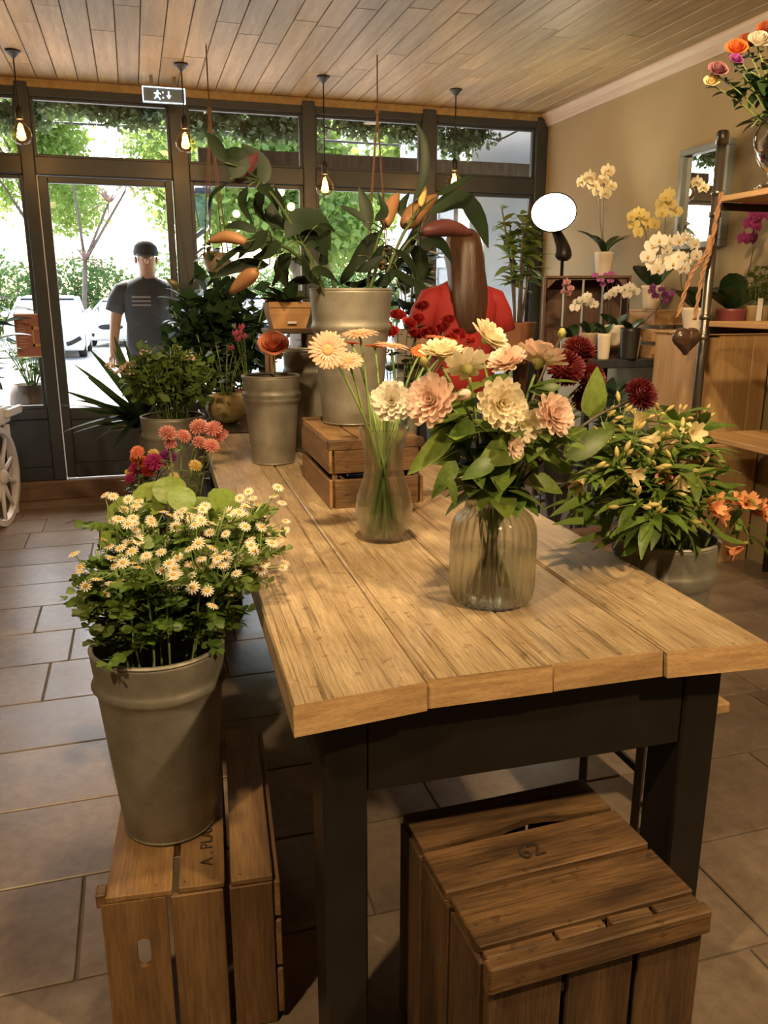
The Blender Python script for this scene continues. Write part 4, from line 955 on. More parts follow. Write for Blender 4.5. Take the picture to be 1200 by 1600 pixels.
# round-leaved plant just behind the daisies
rc = V((.03, 2.08, 0))
t = thing('round_leaf_plant', 'plant with large round pale green leaves behind the daisies', 'plant', rc)
mk('pot', MB().lathe([(0, 0), (.08, 0), (.11, .46), (.115, .46), (.115, .48), (.105, .48), (.1, .44), (0, .44)], 28, rc), TERRA, t, world=True)
mk('soil', MB().lathe([(0, .45), (.102, .45)], 20, rc), SOIL, t, world=True)
for px, py, rp, ax in ((265, 764, 26, (-.1, -.9, .5)), (236, 776, 32, (-.4, -.8, .5)), (192, 797, 30, (-.6, -.7, .5)), (284, 778, 22, (.1, -.9, .4)), (172, 838, 24, (-.7, -.6, .4)), (222, 812, 32, (-.4, -.9, .3)), (352, 785, 30, (.4, -.5, .8)), (375, 810, 28, (.7, -.5, .5)), (210, 850, 30, (-.7, -.6, .3)), (230, 880, 30, (-.4, -.8, .3)), (372, 860, 28, (.7, -.6, .3)), (320, 800, 30, (.2, -.6, .7)), (180, 820, 24, (-.8, -.3, .4))):
    h = at(px, py, 2.0 + R.uniform(-.08, .08)); L = 2 * rp / ppm(h); ax = V(ax).normalized(); d = (V((ax.x, ax.y, 0)) * .7 + V((0, 0, .45)) - ax * .1); d = (d - ax * d.dot(ax)).normalized()
    p = h - d * L / 2; stem(t, [rc + V((R.uniform(-.05, .05), R.uniform(-.05, .05), .45)), (rc + V((0, 0, .5))).lerp(p, .6) + V((0, 0, .04)), p], .0035, STEM, 8, 'leaf_stalk'); put_leaf('round', t, p, d, L, up=ax)
# ------------------------------------------------------------------ alstroemeria on the stool
ac = V((1.178, 1.585, .42))
def alst_flower(parent, p, d, mat, L, n=6):
    hm = yor(p, d)
    mb = MB(); d = V(d).normalized(); a = d.cross(V((.2, .3, 1))).normalized(); b = d.cross(a)
    for k in range(n):
        q = 2 * math.pi * k / n; r = a * math.cos(q) + b * math.sin(q)
        mb.blade([p, p + d * L * .5 + r * L * .16, p + d * L * .9 + r * L * .55], L * .42, normal=d, n=4, fold=.2, prof=lambda t: .3 + .7 * math.sin(math.pi * min(.92, t * .9)))
    mk('flower', mb, mat, parent, world=True)
def alst_bud(parent, p, d, mat, L):
    d = V(d).normalized(); mk('bud', MB().tube([p, p + d * L * .25, p + d * L * .55, p + d * L * .85, p + d * L], [L * .06, L * .17, L * .2, L * .12, .0005], 7), mat, parent, world=True)
BUDY = pm('alstroemeria_bud', (.62, .52, .18), (.74, .62, .28), ns=9, rough=.5, transl=.25, rand=.1)
ALY = pm('alstroemeria_cream', (.80, .66, .34), (.86, .76, .48), ns=9, rough=.5, transl=.25, rand=.06)
ALO = pm('alstroemeria_orange', (.82, .30, .12), (.88, .48, .24), ns=9, rough=.5, transl=.25, rand=.06)
def alst(px, py, Y, mat, nfl, label, grp, nb=4, leaves=13, droop=.0):
    rr = random.Random(px * 3 + py); top = at(px, py, Y); q = math.atan2(top.y - ac.y, top.x - ac.x); dist = math.hypot(top.x - ac.x, top.y - ac.y)
    b = ac + V((-.03 * math.cos(q), -.03 * math.sin(q), .03)); rim = ac + V((min(dist * .7, .095) * math.cos(q), min(dist * .7, .095) * math.sin(q), .385))
    pts = [b, rim, rim.lerp(top, .55) + V((0, 0, .05 + droop)), top]
    t = thing('alstroemeria_stem', label, 'flower', b, group=grp); stem(t, pts, .0034, STEM, 12)
    for k in range(leaves):
        p, tg = along(pts, rr.uniform(.42, 1.0)); d = (rdir(rr, -.5, .5) + tg * .45).normalized(); put_leaf('lance' if rr.random() > .3 else 'lance_l', t, p, d, rr.uniform(.06, .12), up=(rr.uniform(-.4, .4), rr.uniform(-.4, .4), 1))
    for k in range(nfl):
        d = (V((rr.uniform(-.8, .8), rr.uniform(-1, .2), rr.uniform(-.2, .8)))).normalized(); p = top + d * .02; stem(t, [along(pts, .94)[0], p], .0014, STEM, 3, 'pedicel'); alst_flower(t, p, d, mat, rr.uniform(.034, .046))
    for k in range(nb):
        d = (V((rr.uniform(-.9, .9), rr.uniform(-.8, .3), rr.uniform(-.2, 1)))).normalized(); p = top + d * rr.uniform(.015, .035); stem(t, [along(pts, .93)[0], p], .0012, STEM, 3, 'pedicel'); alst_bud(t, p, d, BUDY if mat is not ALO else ALO, rr.uniform(.018, .030))
G1 = 'yellow alstroemeria stems in the bucket'
ys = [(985, 685, 1.50, 2), (950, 690, 1.55, 0), (1030, 650, 1.62, 0), (1065, 680, 1.55, 1), (1090, 700, 1.60, 1), (965, 730, 1.46, 1), (1010, 730, 1.48, 0), (1060, 735, 1.46, 0), (920, 740, 1.50, 1), (1040, 770, 1.44, 1), (990, 790, 1.42, 0), (1015, 815, 1.40, 0), (1095, 660, 1.70, 0), (940, 660, 1.64, 0), (1000, 660, 1.70, 0), (1060, 650, 1.72, 0), (905, 700, 1.62, 0), (1085, 745, 1.52, 0), (960, 770, 1.50, 0), (1105, 780, 1.60, 0), (1030, 700, 1.54, 0), (970, 650, 1.72, 0), (915, 790, 1.56, 0), (1050, 810, 1.46, 0)]
for i, (px, py, Y, n) in enumerate(ys): alst(px, py, Y, ALY, n, 'yellow-budded alstroemeria stem in the zinc bucket beside the table', G1, nb=4 if i % 3 else 5, leaves=19)
alst(1094, 795, 1.44, ALO, 3, 'orange alstroemeria facing front over the bucket', 'orange alstroemeria', 2, 9)
alst(1160, 800, 1.48, ALO, 5, 'peach-orange alstroemeria cluster farthest right, leaning over the rim', 'orange alstroemeria', 3, 9, .03)
alst(1175, 850, 1.55, ALO, 1, 'small orange alstroemeria hanging low behind the rim', 'orange alstroemeria', 2, 5, .02)
alst(1030, 738, 1.50, CORAL, 2, 'faded coral alstroemeria in the middle of the bucket', 'orange alstroemeria', 1, 8)
alst(1100, 720, 1.60, CORAL, 1, 'pink alstroemeria bud cluster at the back right', 'orange alstroemeria', 3, 7)
# long drooping leaves at the left of the bunch
tl = thing('alstroemeria_stem', 'alstroemeria stem with long leaves drooping over the table edge', 'flower', ac + V((0, 0, .03)), group=G1)
stem(tl, [ac + V((.02, 0, .03)), ac + V((-.09, -.02, .39)), at(960, 790, 1.52)], .0034, STEM, 8)
for a, b, c, w in (((955, 820), (905, 815), (862, 820), 16), ((960, 830), (925, 840), (890, 850), 13), ((975, 835), (950, 845), (925, 860), 13), ((930, 770), (900, 785), (858, 808), 18), ((995, 840), (985, 860), (970, 870), 16), ((960, 790), (945, 830), (955, 850), 14), ((1070, 800), (1085, 840), (1095, 870), 16), ((1090, 800), (1130, 840), (1170, 850), 18), ((1100, 760), (1125, 740), (1140, 728), 16)):
    P_ = [at(*a, 1.50), at(*b, 1.47), at(*c, 1.45)]; mk('leaf', MB().blade(P_, w / ppm(P_[1]), normal=(R.uniform(-.3, .3), -.6, .8), n=8), LEAFM, tl, world=True)

# ------------------------------------------------------------------ lilies in the big bucket
lc = V((.647, 2.509, .972))
def lily_group(label_a, items, tip, grp, Y0):
    "one lily stem: list of leaves / buds given as point paths with a width in photo pixels"
    b = lc + V((R.uniform(-.05, .05), R.uniform(-.05, .05), .03)); tp = at(*tip, Y0)
    rim = lc + V((max(-.1, min(.1, (tp.x - lc.x) * .5)), max(-.1, min(.1, (tp.y - lc.y) * .5)), .40))
    t = thing('lily_stem', label_a, 'flower', b, group=grp); pts = [b, rim, rim.lerp(tp, .6) + V((0, 0, .03)), tp]; stem(t, pts, .006, STEMG, 12)
    for kind, P_, w in items:
        Y = Y0 + R.uniform(-.07, .07); Q = [at(x, y, Y + .03 * i) for i, (x, y) in enumerate(P_)]; ww = w / ppm(Q[0])
        near = min((along(pts, f / 10)[0] for f in range(4, 11)), key=lambda p: (p - Q[0]).length)
        if (near - Q[0]).length > .015: stem(t, [near, near.lerp(Q[0], .5) + V((0, 0, .008)), Q[0]], .0025, STEMG, 5, 'leaf_stalk')
        if kind == 'l': mk('leaf', MB().blade(Q, ww, normal=(R.uniform(-.5, .5), -1, R.uniform(-.2, .7)), n=9, fold=.3), LILYL, t, world=True)
        else:
            B = bez(Q, 8); m = len(B); mk('bud', MB().tube(B, [max(.0008, ww * .5 * math.sin(math.pi * min(.985, .10 + .9 * i / (m - 1))) ** .6) for i in range(m)], 10), {'b': BUDO, 'p': BUDP, 'y': YELP}[kind], t, world=True)
LILYL = pm('lily_leaf', (.012, .025, .011), (.022, .042, .016), ns=7, rough=.5, transl=.2, rand=.2)
STEMG = pm('lily_stalk', (.05, .08, .03), (.08, .12, .04), ns=9, rough=.5)
GL = 'lilies in the large bucket'
lily_group('lily stem with orange bud and broad leaf sweeping down left', [('l', [(593, 362), (567, 395), (537, 438)], 26), ('l', [(577, 360), (572, 325), (561, 292)], 22), ('l', [(572, 348), (552, 332), (530, 321)], 12), ('b', [(603, 352), (608, 328), (622, 302)], 26), ('l', [(560, 400), (540, 430), (533, 445)], 14), ('l', [(600, 380), (580, 410), (560, 420)], 16), ('l', [(585, 345), (600, 330), (590, 300)], 16)], (600, 352), GL, 2.46)
lily_group('lily stem with tall curling leaf and large brownish bud', [('b', [(631, 352), (652, 332), (684, 305)], 34), ('y', [(657, 322), (660, 306), (664, 290)], 13), ('l', [(645, 318), (663, 273), (662, 222), (649, 190)], 15), ('l', [(682, 306), (710, 290), (743, 270)], 11), ('l', [(640, 345), (628, 325), (640, 300)], 16), ('l', [(620, 400), (640, 380), (655, 340)], 18)], (645, 345), GL, 2.50)
lily_group('lily stem with dark arching leaf and pink bud at the right', [('l', [(668, 335), (717, 313), (747, 343), (763, 388)], 34), ('p', [(660, 362), (700, 356), (738, 366)], 27), ('l', [(655, 380), (687, 380), (708, 412)], 19), ('l', [(640, 382), (658, 413), (650, 470)], 25), ('l', [(620, 420), (600, 440), (580, 445)], 16), ('l', [(640, 400), (615, 420), (600, 455)], 14)], (655, 365), GL, 2.52)
lily_group('lily stem with hanging leaves over the front rim', [('l', [(610, 420), (640, 440), (665, 448)], 16), ('l', [(600, 400), (570, 420), (545, 420)], 18), ('l', [(590, 430), (560, 445), (530, 440)], 12), ('l', [(615, 390), (640, 410), (650, 440)], 16), ('b', [(600, 420), (590, 410), (575, 405)], 14)], (605, 400), GL, 2.44)
lily_group('tall lily stem at upper left with spreading dark leaves', [('l', [(352, 254), (338, 228), (323, 207)], 22), ('l', [(408, 292), (398, 255), (378, 224)], 44), ('l', [(360, 280), (370, 250), (352, 235)], 40), ('l', [(356, 286), (332, 305), (326, 332)], 9), ('l', [(387, 292), (378, 318), (397, 353)], 15), ('l', [(408, 293), (402, 325), (417, 348)], 22), ('l', [(428, 290), (440, 320), (444, 350)], 10), ('l', [(400, 295), (420, 300), (436, 330)], 18), ('p', [(372, 282), (386, 262), (402, 240)], 24)], (410, 285), GL, 2.40)
lily_group('lily stem with two brown buds spreading far left', [('l', [(402, 364), (375, 352), (350, 356)], 15), ('b', [(384, 378), (355, 370), (326, 378)], 20), ('l', [(378, 386), (355, 402), (333, 424)], 11), ('l', [(421, 414), (375, 415), (328, 436)], 21), ('b', [(401, 424), (384, 436), (359, 458)], 25), ('l', [(432, 418), (434, 432), (424, 448)], 11), ('l', [(400, 372), (385, 385), (372, 405)], 14), ('l', [(420, 360), (395, 385), (360, 392)], 26), ('l', [(440, 380), (415, 398), (395, 402)], 24)], (425, 380), GL, 2.36)
lily_group('lily stem with one very broad leaf left of centre', [('l', [(446, 372), (470, 346), (500, 352), (516, 392)], 40), ('l', [(470, 385), (492, 372), (512, 400)], 38), ('l', [(496, 352), (512, 354), (524, 363)], 9), ('l', [(486, 422), (505, 424), (528, 440)], 15), ('l', [(445, 360), (425, 340), (430, 310)], 26), ('l', [(455, 395), (440, 420), (448, 450)], 26), ('l', [(470, 400), (480, 430), (500, 445)], 22), ('l', [(440, 395), (415, 380), (405, 355)], 30)], (462, 375), GL, 2.42)
lily_group('short lily stem filling the left of the bucket mouth', [('l', [(500, 430), (480, 410), (455, 405)], 20), ('l', [(520, 440), (505, 410), (512, 380)], 16), ('l', [(490, 440), (465, 440), (440, 455)], 16), ('l', [(530, 445), (550, 420), (556, 395)], 14)], (500, 420), GL, 2.48)

# ------------------------------------------------------------------ coral rose, red roses
def rose(name, label, h, ax, rad, b, mat, grp=None, leafs=4, stem_r=.003, seed=0):
    rr = random.Random(seed); ax = V(ax).normalized(); t = thing(name, label, 'flower', b, group=grp); pts = [V(b), V(b).lerp(h, .55) + V((0, 0, .01)), h - ax * rad * .5]; stem(t, pts, stem_r, STEM, 8)
    hm = zor(h, ax, rad, rr.uniform(0, 6)); hd = inst('petals', rose_mesh(mat), t, hm); inst('calyx', HEAD['calyx'], hd, hm)
    for k in range(leafs): p, tg = along(pts, rr.uniform(.45, .92)); put_leaf('rose', t, p, (rdir(rr, -.2, .5) + tg * .2), rr.uniform(.03, .05))
hr = at(427, 537, 2.88); rose('rose', 'coral rose standing alone in a zinc bucket', hr, (-.1, -.7, .7), 25 / ppm(hr), V((.452, 2.90, .80)), CORAL, seed=1, leafs=6)
rv = V((.93, 2.98, .78))
vase('glass_vase', 'clear glass vase of red spray roses behind the gerberas', rv, [(.05, 0), (.058, .01), (.058, .15), (.062, .22)], GLS, .12)
i = 0
for px, py in ((622, 492), (640, 505), (655, 497), (670, 520), (690, 512), (700, 500), (680, 530), (718, 522), (735, 530), (612, 518), (600, 505), (650, 522), (660, 478), (705, 530)):
    i += 1; h = at(px, py, 2.95 + R.uniform(-.08, .08)); rose('red_spray_rose', 'small red spray rose in the bunch behind the gerberas', h, (R.uniform(-.5, .5), -.5, .8), R.uniform(.028, .036), rv + V((R.uniform(-.03, .03), R.uniform(-.03, .03), .012)), REDP, 'red spray roses', 6, .002, seed=i)

# ------------------------------------------------------------------ chrysanthemums in black buckets, left of the table
cr = thing('wooden_crate', 'low crate on the floor under the black flower pots', 'crate', (-.13, 2.75, 0))
for k in range(5):
    mk('slat', bevelled(MB().box(-.13, .19, 2.70 + k * .14, 2.82 + k * .14, .235, .25), .002), CRATEX, cr, world=True)
for x in (-.13, .178):
    for z in (.01, .13): mk('slat', bevelled(MB().box(x, x + .012, 2.70, 3.38, z, z + .1), .002), CRATEW, cr, world=True)
    for y in (2.70, 3.36): mk('corner_post', bevelled(MB().box(x + (.013 if x < 0 else -.021), x + (.033 if x < 0 else -.001), y, y + .02, 0, .234), .002), CRATEV, cr, world=True)
for z in (.01, .13): mk('slat', bevelled(MB().box(-.117, .177, 2.688, 2.699, z, z + .1), .002), CRATEX, cr, world=True)
def blackpot(c, label):
    return bucket(c.x, c.y, c.z, .075, .10, .26, label, (), BLACKPL, 'black_bucket', 'bucket', 'black flower buckets', fill=.6)
p1 = V((-.035, 3.23, .25)); p2 = V((.095, 2.86, .25))
blackpot(p1, 'black plastic bucket of mixed strawflowers, farther left'); blackpot(p2, 'black plastic bucket of salmon chrysanthemums against the table side')
def mum(px, py, Y, rp, ax, label, mat, c, grp, kind='pompon', leaves=3):
    rr = random.Random(px + 3 * py); h = at(px, py, Y); rad = rp / ppm(h); ax = V(ax).normalized(); t = thing('chrysanthemum' if grp.startswith('salmon') else 'strawflower', label, 'flower', c + V((0, 0, .02)), group=grp)
    q = math.atan2(h.y - c.y, h.x - c.x); pts = [c + V((0, 0, .02)), c + V((.06 * math.cos(q), .06 * math.sin(q), .26)), (c + V((0, 0, .3))).lerp(h, .6), h - ax * rad * .4]; stem(t, pts, .0024, STEM, 9)
    inst('flower_head', pompon_mesh(mat, .8, 'm') if kind == 'pompon' else gerbera_mesh(mat), t, zor(h, ax, rad, rr.uniform(0, 6)))
    if kind != 'pompon': inst('disc', HEAD['gd'], t, zor(h, ax, rad * .9))
    for k in range(leaves): p, tg = along(pts, rr.uniform(.55, .95)); put_leaf('mid', t, p, rdir(rr, -.2, .6), rr.uniform(.04, .06))
GS = 'salmon chrysanthemums'; GM = 'mixed strawflowers'
for px, py, rp, l in ((262, 677, 15, 'salmon chrysanthemum at the left of the bunch'), (287, 682, 13, 'salmon chrysanthemum low in the middle of the bunch'), (311, 668, 16, 'salmon chrysanthemum highest in the bunch'), (334, 670, 15, 'salmon chrysanthemum at the upper right of the bunch'), (345, 680, 13, 'salmon chrysanthemum at the far right of the bunch'), (312, 692, 13, 'salmon chrysanthemum in the front centre of the bunch'), (330, 697, 14, 'salmon chrysanthemum at the front right of the bunch'), (266, 694, 11, 'pale-edged salmon chrysanthemum below the left one')):
    mum(px, py, 2.80 + R.uniform(-.05, .05), rp, (R.uniform(-.5, .5), -.5, .8), l, SALM, p2, GS)
mum(305, 728, 2.72, 11, (.3, -.6, .7), 'yellow flower below the salmon chrysanthemums', YELP, p2, GS, leaves=5)
for px, py, rp, m_, l in ((215, 707, 12, CORAL, 'coral strawflower at the upper left'), (213, 718, 11, GERBO, 'orange strawflower under the coral one'), (222, 722, 12, GERBO, 'bright orange strawflower in the middle left'), (214, 731, 13, MAGP, 'magenta strawflower at the front left'), (240, 722, 16, MAGP, 'large magenta strawflower in the middle'), (232, 736, 12, REDP, 'deep red strawflower below the magenta'), (262, 715, 15, pm('petal_violet', (.16, .02, .15), (.25, .04, .22), ns=9, rough=.5, transl=.2), 'violet strawflower at the right'), (240, 710, 10, YELP, 'yellow strawflower behind the magenta'), (263, 726, 9, ALY, 'cream yellow-centred strawflower at the right'), (203, 740, 9, YELP, 'yellow bud at the far left of the strawflowers'), (272, 745, 9, ALY, 'cream strawflower lowest at the right'), (203, 748, 9, MAGP, 'magenta bud low at the left rim')):
    mum(px, py, 3.16 + R.uniform(-.05, .05), rp, (R.uniform(-.4, .4), -.6, .7), l, m_, p1, GM)

# ------------------------------------------------------------------ plants by the shop front
def potted(name, label, c, prof, potmat, nleaf, kind, lsize, h, spread, seed, branches=6, trunk=.006, group=None, low=.15, cat='plant', updir=.3, stemmat=STEM, z_soil=None):
    t = thing(name, label, cat, c, group=group); rr = random.Random(seed); c = V(c)
    H = max(z for r, z in prof); mk('pot', MB().lathe([(0, 0)] + prof + [(prof[-1][0] - .006, H), (prof[-1][0] - .008, H - .03), (0, H - .03)], 30), potmat, t)
    mk('soil', MB().lathe([(0, H - .025), (prof[-1][0] - .008, H - .025)], 20), SOIL, t)
    base = c + V((0, 0, H - .03)); paths = []
    for k in range(branches):
        q = k * 2.4 + rr.uniform(-.3, .3); s = spread * math.sqrt((k + .5) / branches); e = base + V((s * math.cos(q), s * math.sin(q), h * rr.uniform(.7, 1.0)))
        pts = [base + V((.02 * math.cos(q), .02 * math.sin(q), 0)), base.lerp(e, .5) + V((0, 0, .06 * h)), e]; paths.append(pts); stem(t, pts, trunk, stemmat, 8, 'branch', .5)
    for k in range(nleaf):
        pts = paths[k % branches]; p, tg = along(pts, rr.uniform(low, 1.0)); d = (rdir(rr, -.5, .6) + V((0, 0, updir))).normalized(); put_leaf(kind, t, p, d, lsize * rr.uniform(.65, 1.2), up=(rr.uniform(-.3, .3), rr.uniform(-.3, .3), 1))
    return t, paths
gb = at(355, 660, 3.98)
potted('succulent', 'grey-green small-leaved plant in a round gold bowl', (gb.x, 3.98, .775), [(.05, 0), (.085, .03), (.098, .075), (.092, .12), (.078, .14)], GOLD, 70, 'blue', .035, .28, .1, 5, 9, .003, low=.2)
bb = V((b6.x, 3.75, b6.z - .03))
t = thing('flowering_shrub', 'bushy fine-leaved plant with small peach flower clusters in the wide bucket', 'plant', bb); rr = random.Random(51)
for k in range(30):
    q = k * 2.4; s = .21 * math.sqrt((k + .5) / 30); e = bb + V((s * math.cos(q), s * math.sin(q), .33 * (1.05 - .36 * (s / .21) ** 2))); pts = [bb + V((s * .3 * math.cos(q), s * .3 * math.sin(q), 0)), bb.lerp(e, .5), e]; stem(t, pts, .0022, STEM, 6)
    for j in range(9): p, tg = along(pts, rr.uniform(.35, 1)); put_leaf('light' if j % 3 == 0 else 'mid', t, p, rdir(rr, -.2, .8), rr.uniform(.04, .06), w=1.0)
cloud('foliage', [(bb.x, bb.y, bb.z + .20, .19, .19, .14), (bb.x - .06, bb.y, bb.z + .22, .16, .14, .11), (bb.x + .07, bb.y, bb.z + .20, .14, .14, .12)], 1500, .045, LEAFM, t, seed=52, shell=.25, kind='stuff')
for px, py in ((193, 577), (205, 583), (185, 582), (225, 552), (298, 560), (200, 572), (172, 573)):
    h = at(px, py, 3.68); mb = MB()
    for j in range(9): c_ = h + rdir(rr, -.4, 1) * .016; mb.ell(c_, .0075, .0075, .006, 6, 4)
    mk('flower_cluster', mb, PINKP, t, world=True); stem(t, [h, h.lerp(bb + V((0, 0, .15)), .5), bb + V((0, 0, .1))], .0018, STEM, 5)
# spiky dracaena left of it
yc = V((at(215, 660, 4.15).x, 4.15, 0)); t = thing('spiky_dracaena', 'dark spiky-leaved plant standing in front of the door', 'plant', yc)
mk('pot', MB().lathe([(0, 0), (.11, 0), (.14, .34), (.145, .34), (.145, .36), (.132, .36), (.13, .32), (0, .32)], 28), BLACKPL, t); mk('soil', MB().lathe([(0, .33), (.13, .33)], 18), SOIL, t)
cc = at(222, 655, 4.15)
mk('trunk', MB().tube([(yc.x, 4.15, .32), cc], [.02, .014], 8), BARK, t, world=True)
for (px, py) in ((105, 600), (118, 628), (127, 560), (145, 538), (138, 583), (180, 520), (122, 615), (128, 655), (160, 670), (172, 690), (165, 705), (186, 668), (192, 655), (150, 640), (176, 545), (205, 530), (240, 540), (270, 570)):
    e = at(px, py, 4.15 + R.uniform(-.15, .15)); c_ = cc + V((R.uniform(-.02, .02), R.uniform(-.02, .02), R.uniform(-.05, .05))); put_leaf('sword', t, c_, e - c_, (e - c_).length, up=(R.uniform(-.5, .5), -.6, 1), w=1.9)
for k in range(26):
    d = rdir(R, -.5, .9); d.y = -abs(d.y) * .5 if k % 2 else d.y; put_leaf('sword', t, cc + V((0, 0, R.uniform(-.08, .04))), d, R.uniform(.25, .42), w=1.6)
# ficus right of the door, hanging ropes, kraft box plant
fc = at(345, 600, 4.75); fp = V((fc.x, 4.75, 0))
fic, _ = potted('ficus', 'tall leafy ficus between the door post and the lilies', fp, [(.12, 0), (.15, .35), (.155, .36)], BLACKPL, 300, 'ficus', .12, 1.12, .27, 8, 14, .008, low=.45)
cloud('foliage', [(fp.x, fp.y, 1.28, .24, .2, .26), (fp.x + .1, fp.y, 1.1, .2, .18, .2), (fp.x - .12, fp.y, 1.15, .16, .16, .2)], 700, .10, LEAFD, fic, seed=53, shell=.3, kind='stuff')
cy = V((at(390, 640, 4.35).x, 4.35, .775))
t, paths = potted('cyclamen', 'pink-flowered cyclamen in a small pot behind the gold bowl', cy, [(.055, 0), (.07, .11), (.073, .12)], TERRA, 26, 'mid', .06, .14, .08, 14, 10, .002)
for px, py in ((375, 523), (372, 533), (362, 548), (382, 530), (378, 515), (368, 525)):
    h = at(px, py, 4.35); mb = MB()
    for j in range(5): q = j * 1.26; mb.blade([h, h + V((.012 * math.cos(q), .012 * math.sin(q), .012)), h + V((.014 * math.cos(q), .014 * math.sin(q), .032))], .02, normal=(math.cos(q), math.sin(q), 0), n=4)
    mk('flower', mb, pm('petal_hotpink', (.70, .12, .26), (.80, .22, .36), rough=.5, transl=.3), t, world=True); stem(t, [cy + V((0, 0, .1)), (cy + V((0, 0, .1))).lerp(h, .6), h], .0016, STEM, 6, 'flower_stalk')
kb = at(452, 498, 3.45); kc = V((kb.x, 3.5, kb.z - .04))
sd = thing('wooden_stand', 'tall narrow brown stand holding the kraft paper pot', 'stand', (kc.x, 3.5, .78))
mk('top', bevelled(MB().box(kc.x - .10, kc.x + .10, 3.4, 3.58, kc.z - .02, kc.z), .003), CRATEX, sd, world=True)
for x in (-.09, .07):
    for y in (3.41, 3.55): mk('leg', bevelled(MB().box(kc.x + x, kc.x + x + .02, y, y + .02, .78, kc.z - .02), .002), CRATEV, sd, world=True)
t = thing('kraft_pot', 'leafy plant in a kraft paper wrap left of the lily bucket', 'plant', kc)
mk('paper_wrap', MB().loft([[(x * s, y * s, z) for x, y in ((-.085, -.07), (.085, -.07), (.085, .07), (-.085, .07))] for s, z in ((.8, 0), (1, .06), (1.05, .105))], smooth=False), KRAFT, t); mk('fold', bevelled(MB().box(-.087, .087, -.078, -.074, .085, .108), .001), KRAFT, t)
mk('soil', MB().lathe([(0, .1), (.07, .1)], 12), SOIL, t)
for k in range(16): put_leaf('ficus', t, kc + V((R.uniform(-.03, .03), R.uniform(-.03, .03), .1)), (rdir(R, .2, .9)), R.uniform(.10, .17))
sg = MB(); mk('sticker', bevelled(MB().box(-.012, .025, -.0795, -.078, .02, .03), .0005), WHITEC, t)
gp = V((at(480, 560, 3.75).x, 3.75, .775)); potted('leafy_plant', 'dense green plant in a dark pot behind the coral rose', gp, [(.07, 0), (.085, .14), (.09, .15)], BLACKPL, 90, 'mid', .08, .32, .13, 23, 10, .004)
gp = V((at(640, 480, 4.85).x, 4.85, 0)); potted('peace_lily', 'broad-leaved plant in a pale pot between lilies and woman', gp, [(.09, .98), (.11, 1.17), (.115, 1.18)], CERW, 60, 'ficus', .18, .5, .17, 24, 10, .004)
sd = thing('plant_stand', 'dark metal plant stand carrying the pale pot behind the lilies', 'stand', (gp.x, 4.85, 0))
mk('top', MB().lathe([(0, .95), (.14, .95), (.14, .978), (0, .978)], 24), BLACKP, sd)
for k in range(3): mk('leg', MB().tube([(.11 * math.cos(k * 2.1), .11 * math.sin(k * 2.1), .95), (.16 * math.cos(k * 2.1), .16 * math.sin(k * 2.1), 0)], .01, 6), BLACKP, sd)
# hanging planters on ropes
for px, py, Y, lb in ((590, 385, 4.9, 'rope-hung pot with trailing leaves behind the right lilies'), (338, 395, 5.0, 'rope-hung pot with trailing leaves right of the door post')):
    p = at(px, py, Y); t = thing('hanging_planter', lb, 'planter', p, group='rope-hung planters')
    mk('pot', MB().lathe([(0, -.12), (.05, -.115), (.075, -.06), (.08, 0), (.075, 0), (.07, -.05), (0, -.05)], 22), CERT, t)
    for k in range(4): q = k * 1.57 + .4; mk('rope', MB().tube([p + V((.078 * math.cos(q), .078 * math.sin(q), -.02)), V((p.x, p.y, p.z + .75)), V((p.x, p.y, ZC))], .004, 5), ROPE, t, world=True)
    mk('knot', MB().ell((0, 0, .75), .014, .014, .025), ROPE, t)
    for k in range(26): q = R.uniform(0, 6.28); put_leaf('ficus', t, p + V((.06 * math.cos(q), .06 * math.sin(q), -.02 + R.uniform(-.02, .06))), V((math.cos(q), math.sin(q), R.uniform(-.6, .7))), R.uniform(.05, .09))
# ------------------------------------------------------------------ right-hand side: rack, box, tables, mirror
YP = 3.25; xp = at(1110, 410, YP).x; zt_, z1_, z2_, z3_ = at(1132, 208, YP).z, at(1140, 314, YP).z, at(1098, 506, YP).z, at(1092, 678, YP).z
rk = thing('pipe_shelf_rack', 'steel pipe rack with pine shelves along the right wall', 'shelf rack', (xp, YP, 0))
def pipe(x, y, z0, z1, r=.021):
    mk('pipe_post', MB().tube([(x, y, z0), (x, y, z1)], r, 14), PIPE, rk, world=True)
for x, y in ((xp, YP), (xp, 1.95), (3.03, YP - .02), (3.03, 1.95)): pipe(x, y, 0, zt_ if x == xp else 1.9)
mk('pipe_cap', MB().lathe([(0, .012), (.022, .01), (.027, 0), (.027, -.045), (.021, -.048)], 16, (xp, YP, zt_)), PIPE, rk, world=True)
for z in (z1_, z2_, z3_):
    for k in range(3): mk('shelf_board', bevelled(MB().box(xp - .012 + k * .175, xp + .161 + k * .175, 1.98, YP - .045, z - .012, z + .013), .003), PINEY, rk, world=True)
    mk('crossbar', MB().box(xp, 3.03, YP - .04, YP - .02, z - .045, z - .013), BLACKP, rk, world=True)
    mk('crossbar', MB().box(xp, 3.03, 2.0, 2.02, z - .045, z - .013), BLACKP, rk, world=True)
    for dz in (.03, -.06): mk('collar', MB().lathe([(.021, -.012), (.027, -.01), (.027, .01), (.021, .012)], 14, (xp, YP, z + dz)), PIPE, rk, world=True)
